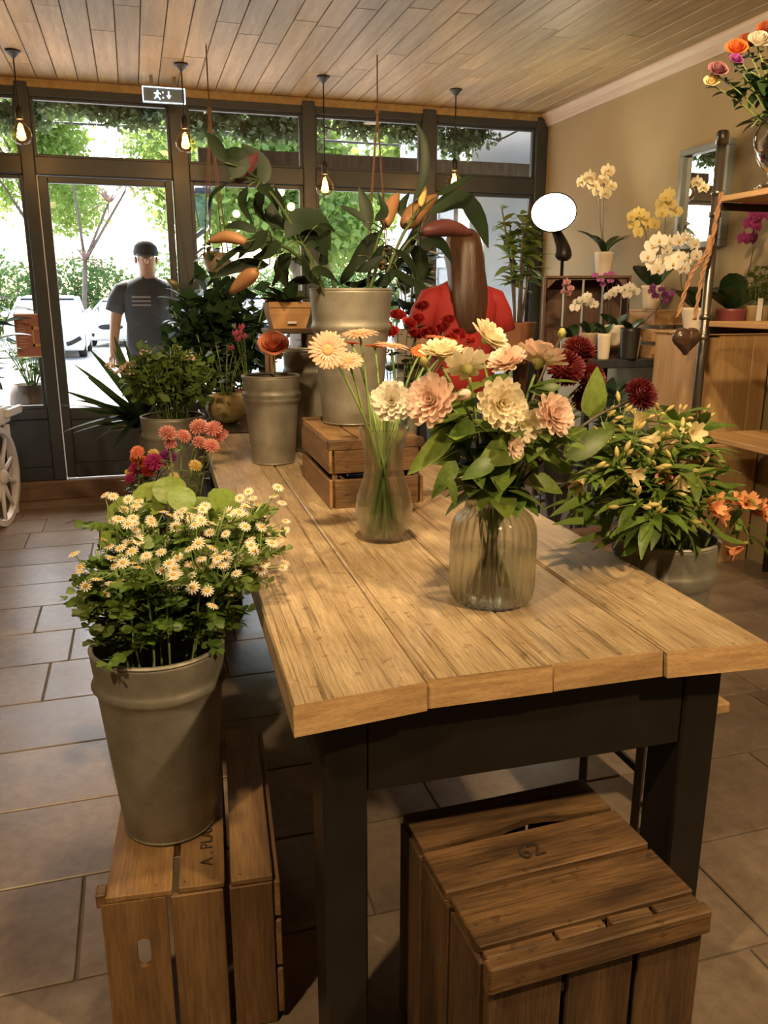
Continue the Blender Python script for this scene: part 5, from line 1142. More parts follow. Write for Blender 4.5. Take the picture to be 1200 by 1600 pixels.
# silver urn of roses on the top shelf
uc = V((xp + .055, 2.98, z1_ + .013)); ur = thing('silver_urn', 'ornate silver urn of roses on the top shelf', 'vase', uc)
mk('urn_body', MB().lathe([(0, 0), (.055, 0), (.06, .01), (.05, .022), (.022, .035), (.018, .06), (.03, .075), (.05, .09), (.075, .13), (.08, .16), (.07, .19), (.045, .215), (.038, .25), (.045, .28), (.062, .30), (.058, .30), (.036, .27), (0, .2)], 30), SILVER, ur)
for s in (-1, 1): mk('urn_handle', MB().tube(bez([(s * .07, 0, .14), (s * .10, 0, .16), (s * .105, 0, .21), (s * .08, 0, .25), (s * .045, 0, .255)], 14), .007, 8), SILVER, ur)
for k in range(6): mk('urn_boss', MB().ell((.06 * math.cos(k * 1.05), .06 * math.sin(k * 1.05), .012), .012, .012, .010, 8, 6), SILVER, ur)
MAUVE = pm('petal_mauve', (.30, .12, .16), (.42, .20, .22), ns=9, rough=.5, transl=.2)
RUST = pm('petal_rust', (.42, .10, .04), (.55, .18, .07), ns=9, rough=.5, transl=.2)
k = 0
for px, py, rp, m_, l in ((1122, 108, 17, MAUVE, 'mauve rose at the far left of the urn'), (1112, 126, 13, ALY, 'small cream rose hanging below the mauve one'), (1151, 74, 18, GERBO, 'orange rose above the mirror'), (1150, 92, 12, PURP, 'purple flower under the orange rose'), (1170, 64, 17, RUST, 'rust-red rose between orange and cream'), (1187, 62, 19, WHITEP, 'cream rose at the upper right'), (1198, 44, 16, RUST, 'rust-orange rose cut by the picture edge')):
    k += 1; h = at(px, py, 2.98 + R.uniform(-.06, .06)); rose('rose', l, h, (R.uniform(-.6, .0), -.6, .6), rp / ppm(h), uc + V((0, 0, .2)), m_, 'roses in the silver urn', 9, .0035, seed=40 + k)
rb_ = thing('greenery_bunch', 'dark leafy branches filling the silver urn', 'foliage', uc + V((0, 0, .2)))
for j in range(9):
    e = at(R.uniform(1125, 1215), R.uniform(110, 200), 2.98 + R.uniform(-.12, .12)); pts = [uc + V((0, 0, .2)), (uc + V((0, 0, .34))).lerp(e, .5), e]; stem(rb_, pts, .003, STEM, 7, 'branch')
    for i in range(8): p, tg = along(pts, R.uniform(.3, 1)); put_leaf('rose', rb_, p, rdir(R, -.8, .4), R.uniform(.05, .085))
# wooden heart on a braided rope, tied to the rack
hc = at(1072, 530, YP - .08); ht = thing('wooden_heart', 'dark wooden heart hanging from the rack on a braided rope', 'ornament', hc)
rings = []
for i in range(15):
    v = -1 + 2 * i / 14; th = .034 * math.sqrt(max(.0, 1 - v * v)) + .0005; ring = []
    for j in range(28):
        q = 2 * math.pi * j / 28; x = math.sin(q) ** 3; z = (13 * math.cos(q) - 3.2 * math.cos(2 * q) - 1.5 * math.cos(3 * q) - .5 * math.cos(4 * q)) / 16
        s = math.sqrt(max(0, 1 - v * v)) ** .6 if abs(v) < 1 else .02; ring.append((0.070 * x * max(s, .03), .036 * v, .076 * z * max(s, .03)))
    rings.append(ring)
mk('heart', MB().loft(rings), pm('heart_wood', (.05, .026, .016), (.10, .055, .035), (2, 2, 8), 8, rough=.3, coat=.4), ht)
top = V((xp - .005, YP - .035, z1_ + .03)); wr = at(1108, 385, YP - .05)
for a, b in (((1058, 492), 0), ((1085, 496), 1)):
    s_ = at(a[0], a[1] + 4, YP - .08); P_ = bez([s_, at(a[0] + (22 if b == 0 else 12), 430, YP - .065), wr + V((.01 * b, 0, 0)), top], 40)
    for w in range(2): mk('rope', MB().tube([p + V((.006 * math.cos(i * .9 + w * math.pi), .004 * math.sin(i * .9 + w * math.pi), .004 * math.sin(i * .9 + w * math.pi))) for i, p in enumerate(P_)], .0055, 6), ROPE, ht, world=True)
mk('rope_knot', MB().ell(wr, .016, .014, .05), ROPE, ht, world=True)
# mirror
mr_ = thing('mirror', 'blue-grey framed mirror on the right wall', 'mirror', (XR, 4.065, 1.634)); MF = pm('mirror_frame', (.20, .24, .25), (.26, .30, .30), ns=9, rough=.45)
y0, y1, z0, z1 = 3.86, 4.27, 1.634, 2.175
for q in ((y0, y1, z1 - .035, z1), (y0, y1, z0, z0 + .035), (y0, y0 + .035, z0 + .035, z1 - .035), (y1 - .035, y1, z0 + .035, z1 - .035)): mk('frame_side', bevelled(MB().box(XR - .05, XR, q[0], q[1], q[2], q[3]), .004), MF, mr_, world=True)
mk('mirror_glass', MB().box(XR - .018, XR - .002, y0 + .035, y1 - .035, z0 + .035, z1 - .035), pm('mirror_silver', (.92, .92, .9), rough=.01, metal=1.0, rand=0), mr_, world=True)
# pine plank box
BX0, BX1, BY0, BY1, BZ = 2.65, 3.06, 3.42, 3.80, 1.185
bx = thing('pine_plank_box', 'tall box of upright pine planks behind the pipe rack', 'planter box', (2.85, 3.6, 0))
for k in range(4):
    a = BX0 + k * .1025; mk('plank', bevelled(MB().box(a + .001, a + .1015, BY0, BY0 + .018, .0, BZ - R.uniform(.0, .01)), .002), PINE, bx, world=True); mk('plank', bevelled(MB().box(a + .001, a + .1015, BY1 - .018, BY1, .0, BZ - .012), .002), PINE, bx, world=True)
for k in range(4):
    a = BY0 + .019 + k * .0855; mk('plank', bevelled(MB().box(BX0, BX0 + .018, a + .001, a + .0845, 0, BZ - R.uniform(0, .01)), .002), PINE, bx, world=True); mk('plank', bevelled(MB().box(BX1 - .018, BX1, a + .001, a + .0845, 0, BZ - .012), .002), PINE, bx, world=True)
for k in range(3): mk('top_board', bevelled(MB().box(BX0 - .01, BX1, BY0 - .012 + k * .132, BY0 + .118 + k * .132, BZ + .001, BZ + .016), .004), PINEY, bx, world=True)
# black table with dark crate and orchids
BT = 1.038; bk_ = thing('black_table', 'black metal table under the orchid pots by the right wall', 'table', (2.7, 4.5, 0))
mk('tabletop', bevelled(MB().box(2.32, 3.06, 3.93, 4.93, BT - .045, BT), .004), pm('black_metal_top', (.03, .035, .045), (.045, .05, .06), ns=6, rough=.3), bk_, world=True)
for x in (2.34, 3.01):
    for y in (3.95, 4.87): mk('leg', bevelled(MB().box(x, x + .035, y, y + .035, 0, BT - .045), .003), BLACKP, bk_, world=True)
mk('lower_shelf', bevelled(MB().box(2.34, 3.04, 3.96, 4.90, .42, .45), .003), BLACKP, bk_, world=True)
dc = thing('dark_crate', 'dark brown crate on its side behind the small orchids', 'crate', (2.666, 4.75, BT)); cz = at(900, 431, 4.6).z
for k in range(4): a = 2.41 + .017 + k * .122; mk('back_board', bevelled(MB().box(a, a + .108, 4.88, 4.895, BT + .016, cz - .018), .002), BROWNW, dc, world=True)
for x in (2.41, 2.907): mk('side_board', bevelled(MB().box(x, x + .015, 4.60, 4.897, BT + .001, cz - .017), .002), BROWNW, dc, world=True)
for z in (BT + .001, cz - .016): mk('end_board', bevelled(MB().box(2.41, 2.922, 4.60, 4.897, z, z + .015), .002), BROWNW, dc, world=True)
for x, q in ((2.43, 1), (2.90, -1)): mk('corner_block', MB().loft([[(x, y, cz - .018), (x + q * .06, y, cz - .018), (x, y, cz - .078)] for y in (4.62, 4.635)], smooth=False), BROWNW, dc, world=True)
dc.matrix_basis = M.Translation((2.70, 4.64, BT)) @ M.Rotation(-math.radians(26), 4, 'Z')
pc = thing('pallet_crate', 'light slatted crate under the yellow orchid', 'crate', (2.9, 4.05, BT))
for z in (.0, .09, .18): mk('slat', bevelled(MB().box(2.74, 3.05, 3.95, 3.962, BT + z + .001, BT + z + .07), .002), PINEY, pc, world=True); mk('slat', bevelled(MB().box(2.74, 2.752, 3.962, 4.2, BT + z + .001, BT + z + .07), .002), PINEY, pc, world=True)
for k in range(3): mk('top_slat', bevelled(MB().box(2.74, 3.05, 3.95 + k * .085, 4.03 + k * .085, BT + .252, BT + .264), .002), PINEY, pc, world=True)
for x in (2.753, 3.03): mk('corner_post', bevelled(MB().box(x, x + .018, 4.18, 4.198, BT + .001, BT + .251), .002), PINEY, pc, world=True)

# orchids
def orchid_flower(mat, lip):
    k = ('o', mat.name)
    if k not in HEAD:
        mb = MB(); big = leaf_mesh('p', mat, roundp(.62), .05, .25, 6, ncol=1); thin = leaf_mesh('p', mat, ovate(.3), .05, .2, 5)
        def ad(me, m_): mb.add([m_ @ v.co for v in me.vertices], [tuple(p.vertices) for p in me.polygons], True)
        for q in (0, math.pi): ad(big, rad_m(q, .12, .05, (.95, .95, .95)))
        for q in (math.pi / 2, -2.3, -.85): ad(thin, rad_m(q, .02, .05, (1.0, .95, .95), -.03))
        HEAD[k] = mesh_of(mb, mat, 'flower'); HEAD[('l', lip.name)] = mesh_of(MB().ell((0, -.12, .14), .14, .16, .12, 8, 6).ell((0, -.02, .22), .07, .07, .08, 6, 5), lip, 'lip')
    return HEAD[k], HEAD.get(('l', lip.name)) or HEAD.setdefault(('l', lip.name), mesh_of(MB().ell((0, -.12, .14), .14, .16, .12, 8, 6), lip, 'lip'))
def orchid(label, c, pot, potmat, spikes, mat, lip=DISCY, nl=5, ll=.16, fs=.04, lkind='orchid', lw=1.6, textured=False, leafup=.45, seed=0, name='orchid'):
    t = thing(name, label, 'orchid', c, group='potted orchids'); c = V(c); rb, rt, h = pot; rr = random.Random(seed)
    pr = [(0, 0), (rb * .96, 0), (rb, .006)] + [(rb + (rt - rb) * k / 8 + (.0015 if textured and k % 2 else 0), .006 + (h - .006) * k / 8) for k in range(1, 9)] + [(rt - .006, h), (rt - .008, h - .02), (0, h - .02)]
    mk('pot', MB().lathe(pr, 26, rib=.012 if textured else 0, nr=13), potmat, t); mk('soil', MB().lathe([(0, h - .016), (rt - .008, h - .016)], 16), SOIL, t)
    for k in range(nl):
        q = (0 if k % 2 else math.pi) + rr.uniform(-.6, .6) + .5; d = V((math.cos(q), math.sin(q) * .7, leafup + .35 + rr.uniform(-.2, .5))); put_leaf(lkind, t, c + V((0, 0, h - .015)), d, ll * rr.uniform(.75, 1.15), w=lw)
    fm, lm_ = orchid_flower(mat, lip)
    for path, fl in spikes:
        P_ = [c + V((rr.uniform(-.01, .01), 0, h - .02))] + path; stem(t, P_, .0028, STEMD, 12, 'flower_spike')
        for f in fl:
            near = min((along(P_, .3 + .07 * i)[0] for i in range(11)), key=lambda p: (p - f).length)
            if (near - f).length > .008: stem(t, [near, f], .0014, STEMD, 3, 'pedicel')
            ax = V((rr.uniform(-.6, .3), -1, rr.uniform(-.3, .3))); hm = zor(f, ax, fs * rr.uniform(.85, 1.1)); hm = M.Translation(f) @ (hm.to_3x3().to_4x4())
            # keep the flower upright
            z = ax.normalized(); y = (V((0, 0, 1)) - z * z.z).normalized(); x = y.cross(z); s = fs * rr.uniform(.85, 1.1)
            hm = M(((x.x * s, y.x * s, z.x * s, f.x), (x.y * s, y.y * s, z.y * s, f.y), (x.z * s, y.z * s, z.z * s, f.z), (0, 0, 0, 1)))
            fo = inst('flower', fm, t, hm); inst('lip', lm_, fo, hm)
    return t
def A(Y, *pts): return [at(px, py, Y) for px, py in pts]
def S_(Y, *pts): return [at(px, py, Y + R.uniform(-.05, .03)) for px, py in pts]
# C on the dark crate
p = at(937, 430, 4.70); orchid('cream orchid in a white pot on top of the dark crate', (p.x, 4.66, cz - .0), (.045, .062, .145), CERW, [(A(4.7, (938, 350), (934, 300), (915, 285)), S_(4.7, (908, 284), (918, 280), (927, 288), (935, 298), (921, 276))), (A(4.7, (942, 340), (943, 300), (945, 270)), S_(4.7, (950, 266), (955, 290), (943, 280), (946, 302)))], pm('petal_lemon', (.80, .64, .36), (.86, .74, .48), rough=.5, transl=.3), DISCY, 7, .24, .042, lkind='strap', lw=.8, leafup=.75, seed=1)
# B yellow
p = at(1022, 487, 4.06); orchid('yellow orchid with two arching sprays beside the mirror', (p.x - .02, 4.06, BT + .265), (.05, .062, .13), CERW, [(A(4.06, (1013, 400), (1008, 360), (995, 342)), S_(4.06, (986, 338), (990, 350), (998, 332), (1006, 336), (1010, 345), (997, 362), (1022, 350), (1015, 352))), (A(4.06, (1030, 420), (1038, 370), (1040, 315)), S_(4.06, (1046, 302), (1032, 318), (1048, 318), (1034, 332), (1056, 330), (1040, 308)))], YELP, DISCY, 5, .19, .038, lw=1.7, leafup=.7, seed=2)
# A large white
p = at(1068, 515, 3.60); orchid('large white orchid in a white pot on the pine box', (2.725, 3.58, BZ + .017), (.055, .078, .115), CERW, [(A(3.58, (1065, 450), (1062, 400), (1030, 385)), S_(3.56, (1020, 412), (1028, 420), (1036, 405), (1018, 385), (1030, 375), (1042, 390), (1046, 378), (1012, 400))), (A(3.58, (1073, 450), (1078, 400), (1085, 380)), S_(3.56, (1060, 375), (1072, 372), (1085, 380), (1060, 400), (1075, 405), (1088, 398), (1068, 418), (1052, 412)))], WHITEP, DISCY, 5, .19, .042, lw=1.5, leafup=.5, seed=3)
# I purple behind the rack
orchid('deep purple orchid in a maroon pot behind the middle shelf', (2.885, 3.52, BZ + .017), (.06, .075, .11), MAROON, [(A(3.5, (1168, 430), (1180, 370), (1190, 320)), S_(3.48, (1168, 322), (1178, 332), (1190, 318), (1172, 348), (1182, 352), (1162, 372), (1175, 372), (1195, 335), (1185, 340)))], pm('petal_plum', (.28, .03, .16), (.40, .06, .24), rough=.5, transl=.2), MAGP, 7, .24, .040, lw=1.3, leafup=.6, seed=4)
# small orchids on the black table
p = at(894, 528, 4.42); orchid('small pink orchid in a plain taupe pot inside the dark crate opening', (p.x, 4.44, BT), (.04, .05, .10), CERT, [(A(4.44, (884, 490), (884, 460)), S_(4.44, (884, 445), (880, 455), (888, 458), (886, 440), (892, 450)))], pm('petal_rosepink', (.52, .22, .24), (.62, .32, .32), rough=.5, transl=.25), MAGP, 5, .12, .022, lw=1.4, seed=5)
p = at(921, 548, 4.22); orchid('white orchid in a fluted taupe pot behind the burgundy dahlias', (p.x, 4.24, BT), (.035, .056, .135), CERT, [(A(4.24, (918, 505), (910, 475), (900, 470)), S_(4.22, (898, 480), (903, 472), (910, 468), (918, 462), (914, 472), (928, 475), (922, 470)))], WHITEP, DISCY, 6, .13, .030, lw=1.0, textured=True, seed=6)
p = at(962, 540, 4.15); sdc = thing('wooden_block', 'small dark wooden block under the raised textured pot', 'block', (p.x, 4.17, BT)); mk('block_top', bevelled(MB().box(-.085, .085, -.06, .06, .052, .064), .003), CRATEX, sdc); [mk('block_foot', bevelled(MB().box(a, a + .02, -.055, .055, 0, .052), .003), CRATEX, sdc) for a in (-.075, .055)]
orchid('white orchid in a textured cream pot raised on a dark block', (p.x, 4.17, BT + .064), (.042, .058, .115), CERW, [(A(4.17, (958, 480), (965, 455), (985, 447)), S_(4.15, (950, 462), (958, 457), (966, 452), (975, 452), (984, 448), (992, 455), (980, 460)))], WHITEP, DISCY, 4, .13, .032, lw=1.9, textured=True, leafup=.9, seed=7)
p = at(987, 560, 4.0); orchid('textured cream pot with tall bare orchid spike at the table edge', (p.x, 4.02, BT), (.042, .056, .118), CERW, [(A(4.02, (980, 500), (981, 465)), S_(4.02, (981, 462)))], WHITEP, DISCY, 4, .09, .02, lw=1.9, textured=True, leafup=1.0, seed=8)
p = at(945, 520, 4.55); orchid('magenta-pink orchid drooping in front of the dark crate', (p.x - .03, 4.52, BT), (.04, .05, .1), CERT, [(A(4.52, (950, 470), (948, 440)), S_(4.5, (930, 430), (938, 436), (946, 430), (954, 438), (962, 434), (967, 442), (942, 444), (955, 428)))], PURP, MAGP, 4, .12, .024, lw=1.3, seed=9)
p = at(1030, 530, 3.86); orchid('violet orchid in a dark square-sided pot left of the pine box', (2.60, 3.88 + .08, BT), (.045, .055, .17), BLACKPL, [(A(3.9, (1030, 480), (1030, 460)), S_(3.88, (1018, 455), (1024, 462), (1038, 460), (1046, 466), (1050, 458), (1040, 470), (1020, 448), (1034, 452)))], pm('petal_violet2', (.38, .09, .40), (.50, .16, .52), rough=.5, transl=.25), MAGP, 4, .10, .022, lw=1.5, seed=10)
p = at(1012, 560, 3.95); orchid('narrow pale pot with white label at the table corner', (2.46, 3.99, BT), (.03, .038, .14), CERW, [], WHITEP, DISCY, 4, .10, .02, lw=1.2, leafup=.8, seed=11)
# cream pot with fern and tag
fpot = V((3.0, 3.47, BZ + .017)); t, _ = potted('potted_fern', 'green fern in a tan pot with a plant tag at the right edge', fpot, [(.05, 0), (.065, .12), (.068, .125)], pm('tan_pot', (.42, .30, .16), (.48, .35, .2), rough=.5), 70, 'light', .06, .24, .12, 33, 14, .002, low=.2)
mk('plant_tag', bevelled(MB().box(-.075, -.045, -.085, -.083, .02, .16), .0006), WHITEC, t)
# waxy plant on the lower shelf of the black table
potted('snake_plant', 'waxy upright-leaved plant in front of the pine box', (2.44, 3.84, 0), [(.08, .56), (.09, .70), (.095, .71)], BLACKPL, 26, 'blue', .14, .2, .06, 35, 8, .004, updir=1.2)
sd = thing('plant_stand', 'low black stand in front of the pine box', 'stand', (2.44, 3.84, 0)); mk('top', MB().lathe([(0, .53), (.12, .53), (.12, .558), (0, .558)], 20), BLACKP, sd)
for k in range(3): mk('leg', MB().tube([(.09 * math.cos(k * 2.1), .09 * math.sin(k * 2.1), .53), (.12 * math.cos(k * 2.1), .12 * math.sin(k * 2.1), 0)], .009, 6), BLACKP, sd)
potted('spider_plant', 'green strap-leaved plant below the black table edge', (2.14, 3.86, 0), [(.08, .42), (.10, .62), (.105, .63)], BLACKPL, 60, 'lance_l', .17, .16, .1, 36, 10, .003, updir=.8)
sd = thing('plant_stand', 'low black stand left of the black table', 'stand', (2.14, 3.86, 0)); mk('top', MB().lathe([(0, .39), (.12, .39), (.12, .418), (0, .418)], 20), BLACKP, sd)
for k in range(3): mk('leg', MB().tube([(.09 * math.cos(k * 2.1), .09 * math.sin(k * 2.1), .39), (.12 * math.cos(k * 2.1), .12 * math.sin(k * 2.1), 0)], .009, 6), BLACKP, sd)
# crate on the floor seen past the table edge
fc_ = thing('slatted_crate', 'slatted crate on the floor between table and rack', 'crate', (1.75, 2.9, 0))
for k in range(4): mk('slat', bevelled(MB().box(1.62, 2.05, 2.78, 2.79, .02 + k * .085, .09 + k * .085), .002), CRATEX, fc_, world=True); mk('slat', bevelled(MB().box(1.62, 1.63, 2.79, 3.1, .02 + k * .085, .09 + k * .085), .002), CRATEW, fc_, world=True)
for x in (1.632, 2.03):
    for y in (2.792, 3.08): mk('corner_post', bevelled(MB().box(x, x + .02, y, y + .02, 0, .35), .002), CRATEV, fc_, world=True)
for k in range(3): mk('top_slat', bevelled(MB().box(1.62, 2.05, 2.78 + k * .11, 2.88 + k * .11, .351, .363), .002), CRATEX, fc_, world=True)

# ------------------------------------------------------------------ plant lamp and tall plant
LAMPE = emis('lamp_disc', (1.0, .93, .70), 16.0)
lp = at(865, 331, 4.98); lt = thing('grow_lamp', 'floor lamp with a round glowing white disc above the orchids', 'lamp', (at(880, 430, 4.98).x, 4.98, 0)); ax = V((-.42, -.76, .50)).normalized()
bx_ = at(880, 430, 4.98).x; hb = at(879, 400, 4.98)
mk('base', MB().lathe([(0, 0), (.13, 0), (.13, .015), (.02, .03), (0, .03)], 26), BLACKP, lt)
mk('pole', MB().tube([(bx_, 4.98, .02), (hb.x, 4.98, hb.z - .02)], .011, 10), BLACKP, lt, world=True)
o = mk('shade', MB().lathe([(.0, -.16), (.04, -.155), (.06, -.12), (.145, -.012), (.148, 0), (.143, 0), (.05, -.11), (0, -.12)], 32), BLACKP, lt); WM[o] = zor(lp, ax); o.matrix_basis = WM[lt].inverted() @ WM[o]
o = mk('light_disc', MB().lathe([(0, .012), (.08, .008), (.141, -.004), (.141, -.012), (0, -.012)], 32), LAMPE, lt); WM[o] = zor(lp, ax); o.matrix_basis = WM[lt].inverted() @ WM[o]
mk('lamp_neck', MB().tube(bez([(hb.x, 4.98, hb.z - .03), (hb.x, 4.98, hb.z + .05), lp - ax * .14], 8), [.03, .05, .055, .05, .045, .04, .035, .03, .03], 12), BLACKP, lt, world=True)
tp_ = V((at(808, 530, 5.2).x, 5.2, 0)); zp = at(808, 545, 5.2).z
t, _ = potted('money_tree', 'tall light-green leafy plant by the right window', tp_, [(.10, zp), (.125, zp + .17), (.13, zp + .18)], TERRA, 150, 'light', .14, .86, .2, 61, 9, .009, low=.3, stemmat=BARK)
sd = thing('plant_stand', 'wooden stand under the tall plant by the right window', 'stand', tp_); mk('top', bevelled(MB().box(-.15, .15, -.15, .15, zp - .03, zp - .002), .004), BROWNW, sd)
for x in (-.14, .11):
    for y in (-.14, .11): mk('leg', bevelled(MB().box(x, x + .03, y, y + .03, 0, zp - .03), .003), BROWNW, sd)

# ------------------------------------------------------------------ people
SKIN = pm('skin', (.50, .28, .18), (.56, .33, .22), ns=6, rough=.5, rand=0)
HAIRM = pm('hair_brown', (.045, .02, .012), (.09, .042, .022), (30, 30, 1.5), 4, rough=.4, bump=.3, rand=0)
REDS = pm('red_shirt', (.33, .018, .018), (.40, .028, .026), ns=6, rough=.75, bump=.15, rand=0)
JEANS = pm('dark_jeans', (.03, .04, .07), (.05, .06, .09), ns=40, rough=.8, rand=0)
DSHIRT = pm('dark_shirt', (.05, .055, .065), (.07, .075, .085), ns=8, rough=.8, rand=0)
def skin(name, J, E_, mat, parent, root=0, sub=2):
    me = bpy.data.meshes.new(name); I = WM[parent].inverted(); me.from_pydata([I @ V(j[0]) for j in J], E_, []); me.materials.append(mat); o = link(name, me, parent)
    m = o.modifiers.new('skin', 'SKIN'); m.use_smooth_shade = True
    for i, j in enumerate(J):
        d = me.skin_vertices[0].data[i]; d.radius = j[1] if hasattr(j[1], '__len__') else (j[1], j[1]); d.use_root = (i == root)
    s = o.modifiers.new('sub', 'SUBSURF'); s.levels = sub; s.render_levels = sub; return o
def hand(J, E_, w, d, side, s=1.0, curl=.35):
    "palm and five bent fingers continuing from joint index w along direction d"
    p0 = V(J[w][0]); d = V(d).normalized(); a = V((side, 0, 0)); a = (a - d * a.dot(d)).normalized(); n = d.cross(a)
    J.append((p0 + d * .045 * s, (.028 * s, .014 * s))); pi = len(J) - 1; E_.append((w, pi))
    for k, (off, L) in enumerate(((-.026, .060), (-.009, .072), (.009, .068), (.025, .052))):
        b = p0 + d * .075 * s + a * off * s; J.append((b, .0088 * s)); i = len(J) - 1; E_.append((pi, i))
        J.append((b + (d + n * curl * .5) * L * .5 * s, .008 * s)); E_.append((i, i + 1)); J.append((b + (d * .9 + n * curl) * L * s, .0068 * s)); E_.append((i + 1, i + 2))
    b = p0 + d * .03 * s - a * .032 * s; J.append((b, .010 * s)); i = len(J) - 1; E_.append((pi, i)); J.append((b + (d * .7 - a * .6) * .045 * s, .008 * s)); E_.append((i, i + 1))
wx, wy = 1.66, 4.10
pw = thing('person', 'woman in a red t-shirt with long brown hair seen from behind', 'person', (wx, wy, 0))
J = [((wx, wy, .92), (.12, .09)), ((wx, wy - .005, 1.08), (.11, .08)), ((wx, wy - .01, 1.24), (.12, .08)), ((wx, wy - .01, 1.36), (.10, .065)), ((wx, wy, 1.455), (.05, .05)), ((wx, wy + .015, 1.53), (.062, .07)), ((wx, wy + .012, 1.60), (.072, .085)), ((wx, wy + .005, 1.655), (.05, .06)),
     ((wx - .155, wy, 1.375), .055), ((wx - .225, wy + .0, 1.13), .043), ((wx - .17, wy + .22, 1.06), .03), ((wx + .155, wy, 1.375), .055), ((wx + .225, wy, 1.13), .043), ((wx + .15, wy + .22, 1.06), .03),
     ((wx - .085, wy, .84), .095), ((wx - .085, wy + .01, .48), .06), ((wx - .085, wy - .02, .09), .04), ((wx - .09, wy + .12, .035), .035), ((wx + .085, wy, .84), .095), ((wx + .085, wy + .01, .48), .06), ((wx + .085, wy - .02, .09), .04), ((wx + .09, wy + .12, .035), .035)]
E_ = [(0, 1), (1, 2), (2, 3), (3, 4), (4, 5), (5, 6), (6, 7), (3, 8), (8, 9), (9, 10), (3, 11), (11, 12), (12, 13), (0, 14), (14, 15), (15, 16), (16, 17), (0, 18), (18, 19), (19, 20), (20, 21)]
J0 = J[:]; hand(J, E_, 10, (.2, 1, -.1), -1); hand(J, E_, 13, (-.2, 1, -.1), 1); skin('body', J, E_, SKIN, pw)
def garment(name, rows, sleeves, mat, parent):
    "torso loft with sleeves, one mesh"
    mb = MB(); n = 32
    for part in [rows] + sleeves:
        rg = []
        for i, (c, rx, ry, ax_) in enumerate(part):
            z = V(ax_).normalized(); x = V((1, 0, 0)); x = (x - z * x.dot(z)).normalized(); y = z.cross(x)
            rg.append([tuple(V(c) + x * (rx * abs(math.cos(q)) ** .85 * (1 if math.cos(q) > 0 else -1)) + y * (ry * abs(math.sin(q)) ** .85 * (1 if math.sin(q) > 0 else -1)) * (1 + .03 * math.sin(5 * q + i))) for q in [2 * math.pi * k / n for k in range(n)]])
        mb.loft(rg)
    return mk(name, mb, mat, parent, world=True)
UP = (0, 0, 1)
def shirt(x, y, zo, w, mat, parent):
    rows = [((x, y, .86 + zo), .178 * w, .135, UP), ((x, y, .98 + zo), .170 * w, .13, UP), ((x, y, 1.10 + zo), .160 * w, .122, UP), ((x, y - .005, 1.24 + zo), .178 * w, .128, UP), ((x, y - .005, 1.33 + zo), .190 * w, .118, UP), ((x, y, 1.39 + zo), .178 * w, .098, UP), ((x, y, 1.425 + zo), .130 * w, .085, UP), ((x, y, 1.452 + zo), .075, .072, UP), ((x, y, 1.458 + zo), .066, .064, UP)]
    sl = [[((x + s * .12 * w, y, 1.36 + zo), .07, .075, (s, 0, -.3)), ((x + s * .175 * w, y, 1.345 + zo), .074, .076, (s, 0, -.8)), ((x + s * .212 * w, y, 1.28 + zo), .070, .072, (s * .45, 0, -1)), ((x + s * .238 * w, y, 1.19 + zo), .070, .07, (s * .3, 0, -1)), ((x + s * .238 * w, y, 1.188 + zo), .05, .05, (s * .3, 0, -1))] for s in (-1, 1)]
    garment('t_shirt', rows, sl, mat, parent)
def trousers(x, y, zo, mat, parent, legs):
    rows = [((x, y, .97 + zo), .150, .112, UP), ((x, y, .86 + zo), .172, .125, UP), ((x, y, .78 + zo), .176, .12, UP)]
    sl = [[((x + s * .085, y, .84 + zo), .094, .115, UP), ((x + s * .09, y + ky, .48 + zo), .075, .08, UP), ((x + s * .095, y + ay, .09 + zo), .062, .07, UP)] for s, ky, ay in legs]
    garment('trousers', rows, sl, mat, parent)
shirt(wx, wy, 0, 1.0, REDS, pw); trousers(wx, wy, 0, JEANS, pw, ((-1, .01, -.015), (1, .01, -.015)))
rings = []
for i, (z, rx, ry, dy) in enumerate(((1.715, .012, .012, .0), (1.705, .05, .055, .0), (1.68, .082, .09, -.005), (1.63, .098, .108, -.008), (1.57, .102, .108, -.02), (1.50, .100, .085, -.05), (1.42, .104, .062, -.085), (1.34, .100, .045, -.105), (1.27, .088, .035, -.115), (1.21, .062, .022, -.118), (1.18, .03, .012, -.118))):
    rings.append([(wx + rx * math.cos(q) * (1 + .025 * math.sin(11 * q)), wy + dy + ry * math.sin(q) * (1 + .03 * math.sin(9 * q + 1)), z) for q in [2 * math.pi * k / 40 for k in range(40)]])
# leave the face free: the front of the hair is drawn back to the crown
for r_ in rings[3:6]:
    for k in range(40):
        q = 2 * math.pi * k / 40
        if 0.9 < q < 2.24: r_[k] = (r_[k][0], wy + .035, r_[k][2])
mk('hair', MB().loft(rings), HAIRM, pw, world=True)
for s in (-1, 1):
    mk('ear', MB().ell((wx + s * .083, wy + .02, 1.575), .012, .02, .03, 8, 6), SKIN, pw, world=True); mk('eye', MB().ell((wx + s * .03, wy + .093, 1.595), .012, .008, .008, 8, 6), WHITEC, pw, world=True)
    mk('shoe', MB().ell((wx + s * .088, wy + .06, .035), .05, .13, .035, 12, 8), BLACKP, pw, world=True)
mk('nose', MB().ell((wx, wy + .105, 1.565), .012, .018, .02, 8, 6), SKIN, pw, world=True); mk('mouth', MB().ell((wx, wy + .092, 1.53), .022, .006, .006, 8, 5), CORAL, pw, world=True)

